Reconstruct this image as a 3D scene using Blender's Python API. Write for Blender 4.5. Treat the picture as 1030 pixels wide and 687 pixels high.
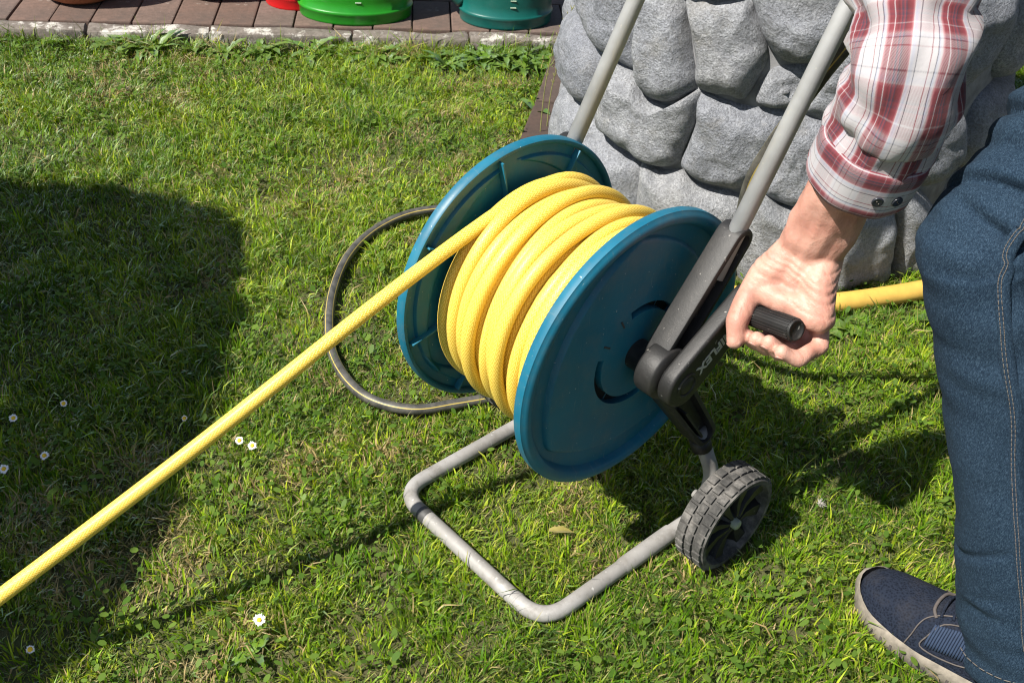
import bpy, bmesh, math, random
import numpy as np
from mathutils import Vector, Matrix, noise as mnoise
random.seed(7); RNG = np.random.default_rng(7)
PI = math.pi
for o in list(bpy.data.objects): bpy.data.objects.remove(o)
SC = bpy.context.scene
COL = SC.collection

# ------------------------------------------------------------------ camera
cam_d = bpy.data.cameras.new('camera'); cam = bpy.data.objects.new('camera', cam_d); COL.objects.link(cam)
CAM = Vector((0.7519, -0.6640, 1.1484))
yaw, pitch, roll = -0.7989, 0.6583, 0.0672
fw = Vector((math.cos(pitch)*math.sin(yaw), math.cos(pitch)*math.cos(yaw), -math.sin(pitch)))
rt = fw.cross(Vector((0, 0, 1))).normalized(); up = rt.cross(fw)
cr, sr = math.cos(roll), math.sin(roll)
rt, up = cr*rt + sr*up, -sr*rt + cr*up
M = Matrix((rt, up, -fw)).transposed().to_4x4(); M.translation = CAM
cam.matrix_world = M
cam_d.sensor_width = 36; cam_d.lens = 1101.23*36/1030
cam_d.clip_start = 0.02; cam_d.clip_end = 500
cam_d.dof.use_dof = True; cam_d.dof.focus_distance = 1.45; cam_d.dof.aperture_fstop = 18
SC.camera = cam
SC.cycles.filter_width = 1.1

# ------------------------------------------------------------------ sky, sun, exposure
SUN_TRAVEL = Vector((0.15, 0.77, -1.0))
w = bpy.data.worlds.new('World'); SC.world = w; w.use_nodes = True
nt = w.node_tree; bg = nt.nodes['Background']
sky = nt.nodes.new('ShaderNodeTexSky'); sky.sky_type = 'NISHITA'; sky.sun_disc = False
sky.sun_elevation = math.atan2(1.0, math.hypot(0.15, 0.77)); sky.sun_rotation = math.atan2(-0.15, -0.77)
nt.links.new(sky.outputs[0], bg.inputs[0]); bg.inputs[1].default_value = 0.062
sun_d = bpy.data.lights.new('sun', 'SUN'); sun_d.energy = 5.0; sun_d.angle = math.radians(0.53); sun_d.color = (1.0, 0.95, 0.87)
sun = bpy.data.objects.new('sun', sun_d); COL.objects.link(sun)
sun.rotation_euler = SUN_TRAVEL.to_track_quat('-Z', 'Y').to_euler(); sun.location = (-1, -4, 6)
vs = SC.view_settings; vs.view_transform = 'Standard'; vs.look = 'None'; vs.gamma = 1; vs.use_curve_mapping = False
vs.exposure = 0.9

# ------------------------------------------------------------------ helpers
def tag(o, label=None, cat=None, group=None, kind=None):
    if label: o['label'] = label
    if cat: o['category'] = cat
    if group: o['group'] = group
    if kind: o['kind'] = kind
    return o
def empty(name, loc):
    o = bpy.data.objects.new(name, None); COL.objects.link(o); o.location = loc; o.empty_display_size = 0.05
    return o
def link(name, me, mat=None, parent=None, smooth=True):
    if mat is not None:
        for m in (mat if isinstance(mat, (list, tuple)) else [mat]): me.materials.append(m)
    if smooth: me.polygons.foreach_set('use_smooth', [True]*len(me.polygons))
    o = bpy.data.objects.new(name, me); COL.objects.link(o)
    if parent is not None:
        o.parent = parent        # parts are modelled in world space; only a thing's root carries an offset
        o.matrix_parent_inverse = Matrix.Translation(-parent.location)
    return o
def mesh(name, V, F, mat=None, parent=None, smooth=True, uv=None, mi=None):
    me = bpy.data.meshes.new(name)
    me.from_pydata([tuple(v) for v in V], [], [tuple(f) for f in F])
    if uv is not None:
        l = me.uv_layers.new(name='UVMap'); d = l.data
        for p in me.polygons:
            for li, vi in zip(p.loop_indices, range(p.loop_total)): d[li].uv = uv[p.index][vi]
    me.validate(); me.update()
    o = link(name, me, mat, parent, smooth)
    if mi is not None: me.polygons.foreach_set('material_index', mi); me.update()
    return o
def sharp(o, ang=35):
    o.data.set_sharp_from_angle(angle=math.radians(ang)); return o
def vec(a): return np.array(a, float)
def catmull(pts, n=8, closed=False):
    P = [vec(p) for p in pts]; out = []; N = len(P)
    segs = N if closed else N-1
    for i in range(segs):
        if closed: p0, p1, p2, p3 = P[(i-1) % N], P[i], P[(i+1) % N], P[(i+2) % N]
        else: p0, p1, p2, p3 = P[max(i-1, 0)], P[i], P[i+1], P[min(i+2, N-1)]
        for k in range(n):
            t = k/n
            out.append(.5*((2*p1)+(p2-p0)*t+(2*p0-5*p1+4*p2-p3)*t*t+(3*p1-p0-3*p2+p3)*t**3))
    if not closed: out.append(P[-1])
    return out
def rounded(pts, rad, n=8):
    """polyline with its corners replaced by arcs (quadratic)"""
    P = [vec(p) for p in pts]; out = [P[0]]
    for i in range(1, len(P)-1):
        r = rad[i-1] if isinstance(rad, (list, tuple)) else rad
        a = P[i]+(P[i-1]-P[i])/np.linalg.norm(P[i-1]-P[i])*r; b = P[i]+(P[i+1]-P[i])/np.linalg.norm(P[i+1]-P[i])*r
        for k in range(n+1):
            t = k/n; out.append((1-t)**2*a+2*t*(1-t)*P[i]+t*t*b)
    out.append(P[-1]); return out
def frames(P, ref=None):
    P = [vec(p) for p in P]; n = len(P); T = []
    for i in range(n):
        t = P[min(i+1, n-1)]-P[max(i-1, 0)]; T.append(t/(np.linalg.norm(t)+1e-12))
    r = vec(ref) if ref is not None else (vec((0, 0, 1)) if abs(T[0][2]) < .9 else vec((1, 0, 0)))
    A = r-T[0]*(r@T[0]); A /= np.linalg.norm(A); out = []
    for i in range(n):
        A = A-T[i]*(A@T[i]); A /= np.linalg.norm(A); out.append((T[i], A, np.cross(T[i], A)))
    return out
def tube_geo(P, R, seg=12, caps=True, ref=None, disp=None, uvscale=1.0):
    """R: radius per point, float or (ra, rb); disp(i, s, ang) adds radius. returns V, F, per-face uv (u metres along, v 0..1 round)"""
    n = len(P); fr = frames(P, ref); V = []; L = [0.0]
    for i in range(1, n): L.append(L[-1]+float(np.linalg.norm(vec(P[i])-vec(P[i-1]))))
    for i in range(n):
        r = R[i] if isinstance(R, (list, tuple, np.ndarray)) else R
        ra, rb = r if isinstance(r, (tuple, list)) else (r, r)
        for j in range(seg):
            a = 2*PI*j/seg; d = disp(i, L[i], a) if disp else 0
            V.append(vec(P[i])+fr[i][1]*math.cos(a)*(ra+d)+fr[i][2]*math.sin(a)*(rb+d))
    F = []; U = []
    for i in range(n-1):
        for j in range(seg):
            k = (j+1) % seg
            F.append((i*seg+j, i*seg+k, (i+1)*seg+k, (i+1)*seg+j))
            U.append(((L[i]*uvscale, j/seg), (L[i]*uvscale, (j+1)/seg), (L[i+1]*uvscale, (j+1)/seg), (L[i+1]*uvscale, j/seg)))
    if caps:
        F.append(tuple(range(seg-1, -1, -1))); U.append([(0, 0)]*seg)
        F.append(tuple(range((n-1)*seg, n*seg))); U.append([(0, 0)]*seg)
    return V, F, U
def tube(name, P, R, mat, parent=None, seg=12, caps=True, ref=None, disp=None):
    V, F, U = tube_geo(P, R, seg, caps, ref, disp)
    return mesh(name, V, F, mat, parent, True, U)
def join_geo(parts):
    V = []; F = []
    for v, f in parts:
        o = len(V); V += list(v); F += [tuple(i+o for i in q) for q in f]
    return V, F
def lathe_geo(prof, origin, axis, seg=32, ref=None, closed=False):
    """prof: list of (r, h) along axis"""
    ax = vec(axis)/np.linalg.norm(axis); r = vec(ref) if ref is not None else (vec((0, 0, 1)) if abs(ax[2]) < .9 else vec((1, 0, 0)))
    A = r-ax*(r@ax); A /= np.linalg.norm(A); B = np.cross(ax, A); V = []; F = []
    for (q, h) in prof:
        for j in range(seg):
            a = 2*PI*j/seg; V.append(vec(origin)+ax*h+(A*math.cos(a)+B*math.sin(a))*q)
    m = len(prof)
    for i in range(m if closed else m-1):
        for j in range(seg):
            k = (j+1) % seg; i2 = (i+1) % m
            F.append((i*seg+j, i*seg+k, i2*seg+k, i2*seg+j))
    return V, F
def lathe(name, prof, origin, axis, mat, parent=None, seg=32, closed=False, smooth=True):
    V, F = lathe_geo(prof, origin, axis, seg, None, closed); return mesh(name, V, F, mat, parent, smooth)
def box_bm(bm, c, ex, ey, ez, bev=0.0):
    """box centred at c with half-extent vectors"""
    c, ex, ey, ez = map(vec, (c, ex, ey, ez))
    vs = [bm.verts.new(c+sx*ex+sy*ey+sz*ez) for sz in (-1, 1) for sy in (-1, 1) for sx in (-1, 1)]
    fs = [(0, 2, 3, 1), (4, 5, 7, 6), (0, 1, 5, 4), (2, 6, 7, 3), (0, 4, 6, 2), (1, 3, 7, 5)]
    ff = [bm.faces.new([vs[i] for i in f]) for f in fs]
    if bev:
        es = list({e for f in ff for e in f.edges})
        bmesh.ops.bevel(bm, geom=es, offset=bev, segments=2, affect='EDGES', profile=.6)
def box(name, c, ex, ey, ez, mat, parent=None, bev=0.0):
    bm = bmesh.new(); box_bm(bm, c, ex, ey, ez, bev); bmesh.ops.recalc_face_normals(bm, faces=bm.faces)
    me = bpy.data.meshes.new(name); bm.to_mesh(me); bm.free()
    return sharp(link(name, me, mat, parent, True), 50)
def slab_bm(outline, x0, x1, bev=0.003, seg=3):
    """outline of (y, z) points extruded along x, edges rounded"""
    bm = bmesh.new()
    f = bm.faces.new([bm.verts.new((x0, y, z)) for y, z in outline])
    r = bmesh.ops.extrude_face_region(bm, geom=[f])
    for v in [g for g in r['geom'] if isinstance(g, bmesh.types.BMVert)]: v.co.x = x1
    bmesh.ops.recalc_face_normals(bm, faces=bm.faces)
    es = [e for e in bm.edges if abs(e.verts[0].co.x-e.verts[1].co.x) < 1e-6]
    if bev: bmesh.ops.bevel(bm, geom=es, offset=bev, segments=seg, affect='EDGES', profile=.5)
    return bm
def slab(name, outline, x0, x1, mat, parent=None, bev=0.003):
    bm = slab_bm(outline, x0, x1, bev); me = bpy.data.meshes.new(name); bm.to_mesh(me); bm.free()
    return sharp(link(name, me, mat, parent, True), 40)
def hull2d(circs, n=14):
    """outline round a chain of circles (y, z, r): convex hull of two"""
    pts = []
    for (y, z, r) in circs:
        for k in range(n*2): a = 2*PI*k/(2*n); pts.append((y+r*math.cos(a), z+r*math.sin(a)))
    pts = sorted(set(pts))
    def cross(o, a, b): return (a[0]-o[0])*(b[1]-o[1])-(a[1]-o[1])*(b[0]-o[0])
    lo = []
    for p in pts:
        while len(lo) >= 2 and cross(lo[-2], lo[-1], p) <= 1e-9: lo.pop()
        lo.append(p)
    hi = []
    for p in reversed(pts):
        while len(hi) >= 2 and cross(hi[-2], hi[-1], p) <= 1e-9: hi.pop()
        hi.append(p)
    return lo[:-1]+hi[:-1]
def capsule_geo(p0, r0, p1, r1, seg=14, rings=4):
    p0, p1 = vec(p0), vec(p1); d = p1-p0; L = np.linalg.norm(d)+1e-9; d = d/L
    prof = []
    for k in range(rings): a = PI/2*k/rings; prof.append((r0*math.sin(a)+1e-5, -r0*math.cos(a)))
    prof.append((r0, 0))
    for k in range(1, rings): t = k/rings; prof.append((r0+(r1-r0)*t, L*t))
    for k in range(rings+1): a = PI/2*k/rings; prof.append((r1*math.cos(a)+1e-5, L+r1*math.sin(a)))
    V, F = lathe_geo(prof, p0, d, seg); n = len(prof)
    F.append(tuple(range(seg-1, -1, -1))); F.append(tuple(range((n-1)*seg, n*seg)))
    return V, F
def chain(pts, rads): return [capsule_geo(pts[i], rads[i], pts[i+1], rads[i+1]) for i in range(len(pts)-1)]
def ellipsoid_geo(c, ex, ey, ez, nu=18, nv=10):
    V = []; F = []; c, ex, ey, ez = map(vec, (c, ex, ey, ez))
    for i in range(nv+1):
        b = PI*i/nv-PI/2; q = max(math.cos(b), 1e-4)
        for j in range(nu):
            a = 2*PI*j/nu; V.append(c+ex*q*math.cos(a)+ey*q*math.sin(a)+ez*math.sin(b))
    for i in range(nv):
        for j in range(nu):
            k = (j+1) % nu; F.append((i*nu+j, i*nu+k, (i+1)*nu+k, (i+1)*nu+j))
    F.append(tuple(range(nu-1, -1, -1))); F.append(tuple(range(nv*nu, (nv+1)*nu)))
    return V, F
def fuse(name, parts, voxel, smooth_it, mat, parent=None, post=None):
    """union of closed shapes as ONE continuous surface"""
    V, F = join_geo(parts); me = bpy.data.meshes.new(name); me.from_pydata([tuple(v) for v in V], [], F); me.update()
    o = bpy.data.objects.new('tmp', me); COL.objects.link(o)
    m = o.modifiers.new('r', 'REMESH'); m.mode = 'VOXEL'; m.voxel_size = voxel
    if smooth_it:
        s = o.modifiers.new('s', 'SMOOTH'); s.factor = .5; s.iterations = smooth_it
    dg = bpy.context.evaluated_depsgraph_get(); out = bpy.data.meshes.new_from_object(o.evaluated_get(dg))
    bpy.data.objects.remove(o); out.name = name
    if post:
        n = len(out.vertices); co = np.empty(n*3); no = np.empty(n*3)
        out.vertices.foreach_get('co', co); out.vertex_normals.foreach_get('vector', no)
        co = post(co.reshape(-1, 3), no.reshape(-1, 3)); out.vertices.foreach_set('co', co.ravel()); out.update()
    return link(name, out, mat, parent, True)
def nz(p, s=1.0, seed=0): return mnoise.noise(Vector((p[0]*s+seed*17.3, p[1]*s-seed*9.1, p[2]*s+seed*5.7)))
def sstep(a, b, x):
    t = np.clip((x-a)/(b-a), 0, 1); return t*t*(3-2*t)

# ------------------------------------------------------------------ materials
class NT:
    def __init__(s, name):
        s.m = bpy.data.materials.new(name); s.m.use_nodes = True; s.t = s.m.node_tree
        s.b = s.t.nodes['Principled BSDF']; s.out = s.t.nodes['Material Output']
    def n(s, typ, **k):
        nd = s.t.nodes.new('ShaderNode'+typ)
        for a, v in k.items():
            if a.startswith('i_'):
                key = a[2:]; key = int(key) if key.isdigit() else key.replace('_', ' ')
                s.set(nd.inputs[key], v)
            else: setattr(nd, a, v)
        return nd
    def set(s, sock, v):
        if hasattr(v, 'is_output'): s.t.links.new(v, sock)
        elif isinstance(v, (tuple, list)) and len(v) == 3 and sock.type == 'RGBA': sock.default_value = (*v, 1)
        else: sock.default_value = v
    def math(s, op, a, b=0.0, c=None):
        nd = s.n('Math', operation=op); s.set(nd.inputs[0], a); s.set(nd.inputs[1], b)
        if c is not None: s.set(nd.inputs[2], c)
        return nd.outputs[0]
    def coord(s, kind='Object'): return s.n('TexCoord').outputs[kind]
    def noise(s, vecs, scale, detail=4, rough=.55):
        return s.n('TexNoise', i_Vector=vecs, i_Scale=scale, i_Detail=detail, i_Roughness=rough).outputs['Fac']
    def ramp(s, fac, stops, interp='LINEAR'):
        nd = s.n('ValToRGB'); s.set(nd.inputs[0], fac); cr_ = nd.color_ramp; cr_.interpolation = interp
        while len(cr_.elements) < len(stops): cr_.elements.new(.5)
        for e, (p, c) in zip(cr_.elements, stops):
            e.position = p; e.color = (*c, 1) if len(c) == 3 else c
        return nd.outputs[0]
    def mix(s, fac, a, b, typ='MIX'):
        nd = s.n('Mix', data_type='RGBA', blend_type=typ); s.set(nd.inputs[0], fac); s.set(nd.inputs[6], a); s.set(nd.inputs[7], b)
        return nd.outputs[2]
    def bump(s, h, strength=.3, dist=.002, normal=None):
        nd = s.n('Bump', i_Height=h, i_Strength=strength, i_Distance=dist)
        if normal is not None: s.set(nd.inputs['Normal'], normal)
        return nd.outputs[0]
    def p(s, **k):
        for a, v in k.items(): s.set(s.b.inputs[a.replace('_', ' ')], v)
        return s.m
def g3(v): return (v, v, v)

def m_steel(name='galvanised_tube', c0=(.225, .215, .20), c1=(.335, .325, .31), metal=.12, dirt=.6):
    t = NT(name); c = t.coord(); a = t.noise(c, 60, 5); b = t.noise(c, 9, 4)
    col = t.ramp(b, [(.35, c0), (.6, c1)])
    sp = t.ramp(t.noise(c, 160, 3), [(.66, g3(0)), (.74, g3(1))])
    col = t.mix(sp, col, (.46, .45, .42)); col = t.mix(t.ramp(t.noise(c, 22, 7, .75), [(.50, g3(0)), (.68, g3(dirt))]), col, (.14, .125, .105))
    return t.p(Base_Color=col, Metallic=metal, Roughness=t.ramp(a, [(.3, g3(.5)), (.7, g3(.75))]), Normal=t.bump(a, .2, .001))
def m_blue():
    t = NT('petrol_blue_plastic'); c = t.coord()
    b = t.noise(c, 11, 6, .65); f = t.noise(c, 240, 3)
    col = t.ramp(b, [(.3, (.003, .098, .165)), (.7, (.006, .140, .222))])
    dust = t.ramp(t.noise(c, 34, 7, .7), [(.47, g3(0)), (.78, g3(.55))])
    col = t.mix(dust, col, (.085, .14, .16)); scr = t.n('Mapping', i_Vector=c, i_Rotation=(.7, .2, .4), i_Scale=(1, 14, 1)); col = t.mix(t.ramp(t.noise(scr.outputs[0], 30, 5, .7), [(.62, g3(0)), (.70, g3(.5))]), col, (.16, .215, .23))
    sp = t.ramp(t.noise(c, 210, 2), [(.73, g3(0)), (.77, g3(.8))]); col = t.mix(sp, col, (.42, .46, .45))
    return t.p(Base_Color=col, Roughness=t.ramp(b, [(.3, g3(.42)), (.75, g3(.62))]), Normal=t.bump(f, .06, .0008))
def m_blackplastic(name='black_plastic', base=.012, dusty=.36):
    t = NT(name); c = t.coord(); a = t.noise(c, 30, 8, .7); f = t.noise(c, 500, 3, .6)
    col = t.ramp(a, [(.4, g3(base)), (.62, (base*1.9, base*1.8, base*1.7)), (.74, (.14*dusty*2, .13*dusty*2, .115*dusty*2))])
    sp = t.ramp(t.noise(c, 140, 3), [(.69, g3(0)), (.75, g3(.7))]); col = t.mix(sp, col, (.35, .33, .30))
    return t.p(Base_Color=col, Roughness=.55, Normal=t.bump(t.math('ADD', t.math('MULTIPLY', f, .6), a), .35, .0012))
def m_tyre():
    t = NT('dusty_tyre'); c = t.coord(); a = t.noise(c, 45, 8, .7)
    col = t.ramp(a, [(.30, g3(.014)), (.48, (.055, .053, .049)), (.68, (.17, .16, .147))])
    return t.p(Base_Color=col, Roughness=.85, Normal=t.bump(t.noise(c, 260, 5), .5, .001))
def m_hose():
    t = NT('yellow_braided_hose'); uv = t.coord('UV'); s = t.n('SeparateXYZ', i_0=uv)
    v = t.math('MULTIPLY', s.outputs[1], 9.0); zig = t.math('PINGPONG', v, .5)
    u = t.math('MULTIPLY', s.outputs[0], 170.0)
    ph = t.math('FRACT', t.math('ADD', u, t.math('MULTIPLY', zig, 2.6)))
    line = t.math('PINGPONG', ph, .5)
    row = t.math('GREATER_THAN', t.math('FRACT', v), .5)
    k = t.ramp(line, [(.12, g3(0)), (.30, g3(1))])
    c = t.coord(); d = t.noise(c, 25, 5)
    yel = t.mix(t.ramp(d, [(.35, g3(0)), (.7, g3(1))]), (.56, .335, .006), (.64, .395, .010))
    col = t.mix(t.math('MULTIPLY', k, .9), yel, (.88, .68, .17))
    dirt = t.ramp(t.noise(c, 60, 6, .7), [(.66, g3(0)), (.84, g3(.5))]); col = t.mix(dirt, col, (.35, .24, .05))
    return t.p(Base_Color=col, Roughness=.42, Specular_IOR_Level=.4, Coat_Weight=.06, Coat_Roughness=.3,
               Subsurface_Weight=.12, Subsurface_Radius=(.006, .004, .001), Subsurface_Scale=.5, Normal=t.bump(k, .35, .0006))
def m_blackhose():
    t = NT('black_hose_with_yellow_stripe'); uv = t.coord('UV'); s = t.n('SeparateXYZ', i_0=uv)
    f = t.math('FRACT', t.math('MULTIPLY', s.outputs[1], 4.0))
    st = t.math('LESS_THAN', t.math('ABSOLUTE', t.math('SUBTRACT', f, .5)), .06)
    c = t.coord(); d = t.ramp(t.noise(c, 50, 7, .7), [(.35, (.028, .028, .026)), (.7, (.11, .105, .09))])
    col = t.mix(st, d, (.42, .32, .08))
    return t.p(Base_Color=col, Roughness=.5)
def m_stone():
    t = NT('grey_cast_stone'); c = t.coord(); big = t.noise(c, 5, 4); md = t.noise(c, 38, 9, .68); fine = t.noise(c, 260, 5, .7)
    col = t.ramp(md, [(.25, (.165, .174, .196)), (.5, (.285, .298, .328)), (.75, (.41, .424, .455))])
    col = t.mix(t.ramp(fine, [(.36, g3(.85)), (.58, g3(0))]), col, (.13, .135, .145)); col = t.mix(t.ramp(t.noise(c, 170, 4, .7), [(.60, g3(0)), (.72, g3(.6))]), col, (.54, .545, .56))
    col = t.mix(t.ramp(big, [(.52, g3(0)), (.72, g3(.3))]), col, (.34, .325, .29))
    rn = t.n('ObjectInfo').outputs['Random']; col = t.mix(1.0, col, t.ramp(rn, [(0, (.84, .85, .88)), (.5, (1.0, 1.0, 1.0)), (1, (1.12, 1.10, 1.05))]), 'MULTIPLY')
    col = t.mix(t.ramp(t.noise(c, 11, 7, .75), [(.55, g3(0)), (.68, g3(.35))]), col, (.20, .185, .15)); col = t.mix(t.ramp(t.noise(c, 17, 7, .75), [(.62, g3(0)), (.72, g3(.5))]), col, (.50, .505, .51))
    z = t.n('SeparateXYZ', i_0=c).outputs[2]
    moss = t.math('MULTIPLY', t.ramp(t.noise(c, 14, 6, .7), [(.45, g3(0)), (.62, g3(1))]), t.math('SUBTRACT', 1, t.math('MULTIPLY', z, 7), 0))
    col = t.mix(t.math('MULTIPLY', t.math('MAXIMUM', moss, 0.0), .45), col, (.14, .13, .06))
    h = t.math('ADD', t.math('MULTIPLY', md, 1.0), t.math('MULTIPLY', fine, .35))
    return t.p(Base_Color=col, Roughness=.88, Normal=t.bump(h, 1.0, .012))
def m_joint():
    t = NT('dark_stone_joint'); c = t.coord(); a = t.noise(c, 40, 6)
    return t.p(Base_Color=t.ramp(a, [(.3, (.13, .13, .135)), (.7, (.25, .25, .255))]), Roughness=.95, Normal=t.bump(a, .6, .004))
def m_soil():
    t = NT('lawn_soil'); c = t.coord(); a = t.noise(c, 22, 8, .7); b = t.noise(c, 3.1, 4)
    col = t.ramp(a, [(.3, (.035, .026, .014)), (.55, (.085, .062, .034)), (.8, (.17, .13, .075))])
    gr = t.ramp(t.noise(c, 70, 5), [(.3, (.03, .06, .006)), (.7, (.08, .12, .015))])
    col = t.mix(t.ramp(b, [(.3, g3(.60)), (.7, g3(.25))]), col, gr)
    return t.p(Base_Color=col, Roughness=1.0, Normal=t.bump(a, .8, .01))
def m_blade(name='grass_blades', trans=.30):
    t = NT(name); a = t.n('Attribute', attribute_name='col')
    d = t.n('BsdfDiffuse', i_Color=a.outputs[0]); tr = t.n('BsdfTranslucent')
    hs = t.n('HueSaturation', i_Hue=.49, i_Saturation=1.15, i_Value=1.35, i_Color=a.outputs[0]); t.set(tr.inputs[0], hs.outputs[0])
    gl = t.n('BsdfGlossy', i_Color=(.85, .95, .75), i_Roughness=.40)
    m1 = t.n('MixShader', i_0=trans); t.t.links.new(d.outputs[0], m1.inputs[1]); t.t.links.new(tr.outputs[0], m1.inputs[2])
    fr = t.n('Fresnel', i_IOR=1.38); m2 = t.n('MixShader', i_0=t.math('MULTIPLY', fr.outputs[0], .26)); t.t.links.new(m1.outputs[0], m2.inputs[1]); t.t.links.new(gl.outputs[0], m2.inputs[2])
    t.t.links.new(m2.outputs[0], t.out.inputs[0]); return t.m
def m_leaf(name, c0, c1):
    t = NT(name); c = t.coord(); a = t.noise(c, 30, 4); col = t.ramp(a, [(.3, c0), (.7, c1)])
    d = t.n('BsdfDiffuse', i_Color=col); tr = t.n('BsdfTranslucent', i_Color=col); m1 = t.n('MixShader', i_0=.3)
    t.t.links.new(d.outputs[0], m1.inputs[1]); t.t.links.new(tr.outputs[0], m1.inputs[2])
    gl = t.n('BsdfGlossy', i_Color=g3(.8), i_Roughness=.35); fr = t.n('Fresnel', i_IOR=1.4); m2 = t.n('MixShader', i_0=t.math('MULTIPLY', fr.outputs[0], .3))
    t.t.links.new(m1.outputs[0], m2.inputs[1]); t.t.links.new(gl.outputs[0], m2.inputs[2]); t.t.links.new(m2.outputs[0], t.out.inputs[0]); return t.m
def m_plain(name, c, rough=.5, var=.15, scale=30, **k):
    t = NT(name); n_ = t.noise(t.coord(), scale, 6, .65)
    col = t.ramp(n_, [(.3, tuple(x*(1-var) for x in c)), (.7, tuple(min(1, x*(1+var)) for x in c))])
    return t.p(Base_Color=col, Roughness=rough, Normal=t.bump(n_, .1, .001), **k)
def m_paver(name='brown_paver', k=1.0):
    t = NT(name); c = t.coord(); a = t.noise(c, 60, 8, .7); info = t.n('ObjectInfo').outputs['Random']
    base = t.ramp(info, [(0, (.115, .070, .053)), (.5, (.155, .100, .078)), (1, (.135, .098, .083))])
    col = t.mix(t.ramp(a, [(.3, g3(.6)), (.62, g3(0))]), base, (.05, .036, .028)); st_ = t.ramp(t.noise(c, 9, 6, .7), [(.45, g3(0)), (.65, g3(.55))]); col = t.mix(st_, col, (.065, .05, .042))
    li = t.ramp(t.noise(c, 24, 8, .75), [(.62, g3(0)), (.70, g3(.7))]); col = t.mix(li, col, (.42, .38, .33))
    return t.p(Base_Color=t.mix(1.0, col, (k, k, k), 'MULTIPLY'), Roughness=.95, Normal=t.bump(a, .5, .003))
def m_kerb():
    t = NT('lichen_kerb_stone'); c = t.coord(); a = t.noise(c, 70, 8, .7)
    col = t.ramp(a, [(.3, (.075, .062, .05)), (.65, (.18, .155, .135))])
    li = t.ramp(t.noise(c, 13, 8, .75), [(.53, g3(0)), (.59, g3(.9))]); col = t.mix(li, col, (.46, .44, .40))
    return t.p(Base_Color=col, Roughness=.95, Normal=t.bump(a, .6, .004))
def m_denim():
    t = NT('blue_denim'); c = t.coord()
    rot = t.n('Mapping', i_Vector=c, i_Rotation=(.5, .65, .3)); w1 = t.n('TexWave', i_Vector=rot.outputs[0], i_Scale=210.0, i_Distortion=1.4, i_Detail=2.0, i_Detail_Scale=1.5).outputs['Fac']
    st = t.n('Mapping', i_Vector=c, i_Scale=(1, 1, .35)); sl = t.noise(st.outputs[0], 900, 4, .7); big = t.noise(c, 7, 5, .6); md = t.noise(c, 420, 5, .75)
    col = t.ramp(t.math('ADD', t.math('MULTIPLY', sl, .65), t.math('MULTIPLY', md, .35)), [(.36, (.003, .007, .016)), (.5, (.013, .029, .051)), (.66, (.052, .088, .130))])
    col = t.mix(t.ramp(big, [(.45, g3(0)), (.8, g3(.16))]), col, (.045, .078, .115))
    col = t.mix(t.math('MULTIPLY', w1, .22), col, (.012, .022, .04))
    return t.p(Base_Color=col, Roughness=.95, Sheen_Weight=.0, Specular_IOR_Level=.15, Normal=t.bump(t.math('ADD', md, t.math('MULTIPLY', w1, .4)), .45, .0015))
def m_plaid(name='red_white_plaid_cloth', wf=.74):
    t = NT(name); uv = t.coord('UV'); s = t.n('SeparateXYZ', i_0=uv)
    W = (.41, .395, .41); Rd = (.165, .026, .036); Dr = (.075, .010, .015); Pk = (.32, .135, .15); Nv = (.020, .024, .045); LB = (.34, .355, .43)
    stops = [(0, W), (.10, W), (.115, Nv), (.130, W), (.20, LB), (.23, W), (.24, Pk), (.27, Rd), (.36, Dr), (.385, Nv), (.40, Rd), (.45, Nv), (.465, Rd), (.50, Dr), (.56, Rd), (.575, W), (.59, Rd), (.66, Rd), (.69, Pk), (.72, W), (.76, LB), (.775, Nv), (.79, W), (.86, W), (.875, Rd), (.89, W), (1, W)]
    U = t.math('FRACT', t.math('MULTIPLY', s.outputs[0], 1/.054)); V = t.math('FRACT', t.math('MULTIPLY', s.outputs[1], 1/.052))
    a = t.ramp(U, stops); b = t.ramp(V, stops)
    # woven: warp and weft threads average at this distance
    th = t.math('FRACT', t.math('MULTIPLY', t.math('ADD', s.outputs[0], s.outputs[1]), 700)); f = t.math('ADD', wf-.12, t.math('MULTIPLY', t.math('GREATER_THAN', th, .5), .24))
    col = t.mix(f, a, b)
    fold = t.noise(t.coord(), 320, 3)
    return t.p(Base_Color=col, Roughness=.85, Sheen_Weight=.1, Normal=t.bump(fold, .25, .0008))
def m_skin():
    t = NT('skin'); c = t.coord(); a = t.noise(c, 26, 5); f = t.noise(c, 190, 6, .7)
    st = t.n('Mapping', i_Vector=c, i_Rotation=(.2, .5, .9), i_Scale=(1, 3.2, 1)); cre = t.noise(st.outputs[0], 62, 5, .65)
    vo = t.n('TexVoronoi', i_Vector=c, i_Scale=520.0, feature='F1').outputs['Distance']
    col = t.ramp(a, [(.3, (.39, .185, .138)), (.5, (.50, .270, .205)), (.72, (.57, .335, .262))])
    col = t.mix(t.ramp(f, [(.4, g3(.0)), (.75, g3(.3))]), col, (.44, .165, .125))
    col = t.mix(t.ramp(cre, [(.30, g3(.45)), (.42, g3(0))]), col, (.30, .12, .085))
    h = t.math('ADD', t.math('ADD', t.math('MULTIPLY', cre, .9), t.math('MULTIPLY', f, .3)), t.math('MULTIPLY', vo, .15))
    return t.p(Base_Color=col, Roughness=.5, Subsurface_Weight=.18, Subsurface_Radius=(.010, .004, .002), Subsurface_Scale=.6, Specular_IOR_Level=.4, Normal=t.bump(h, .55, .0022))
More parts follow.
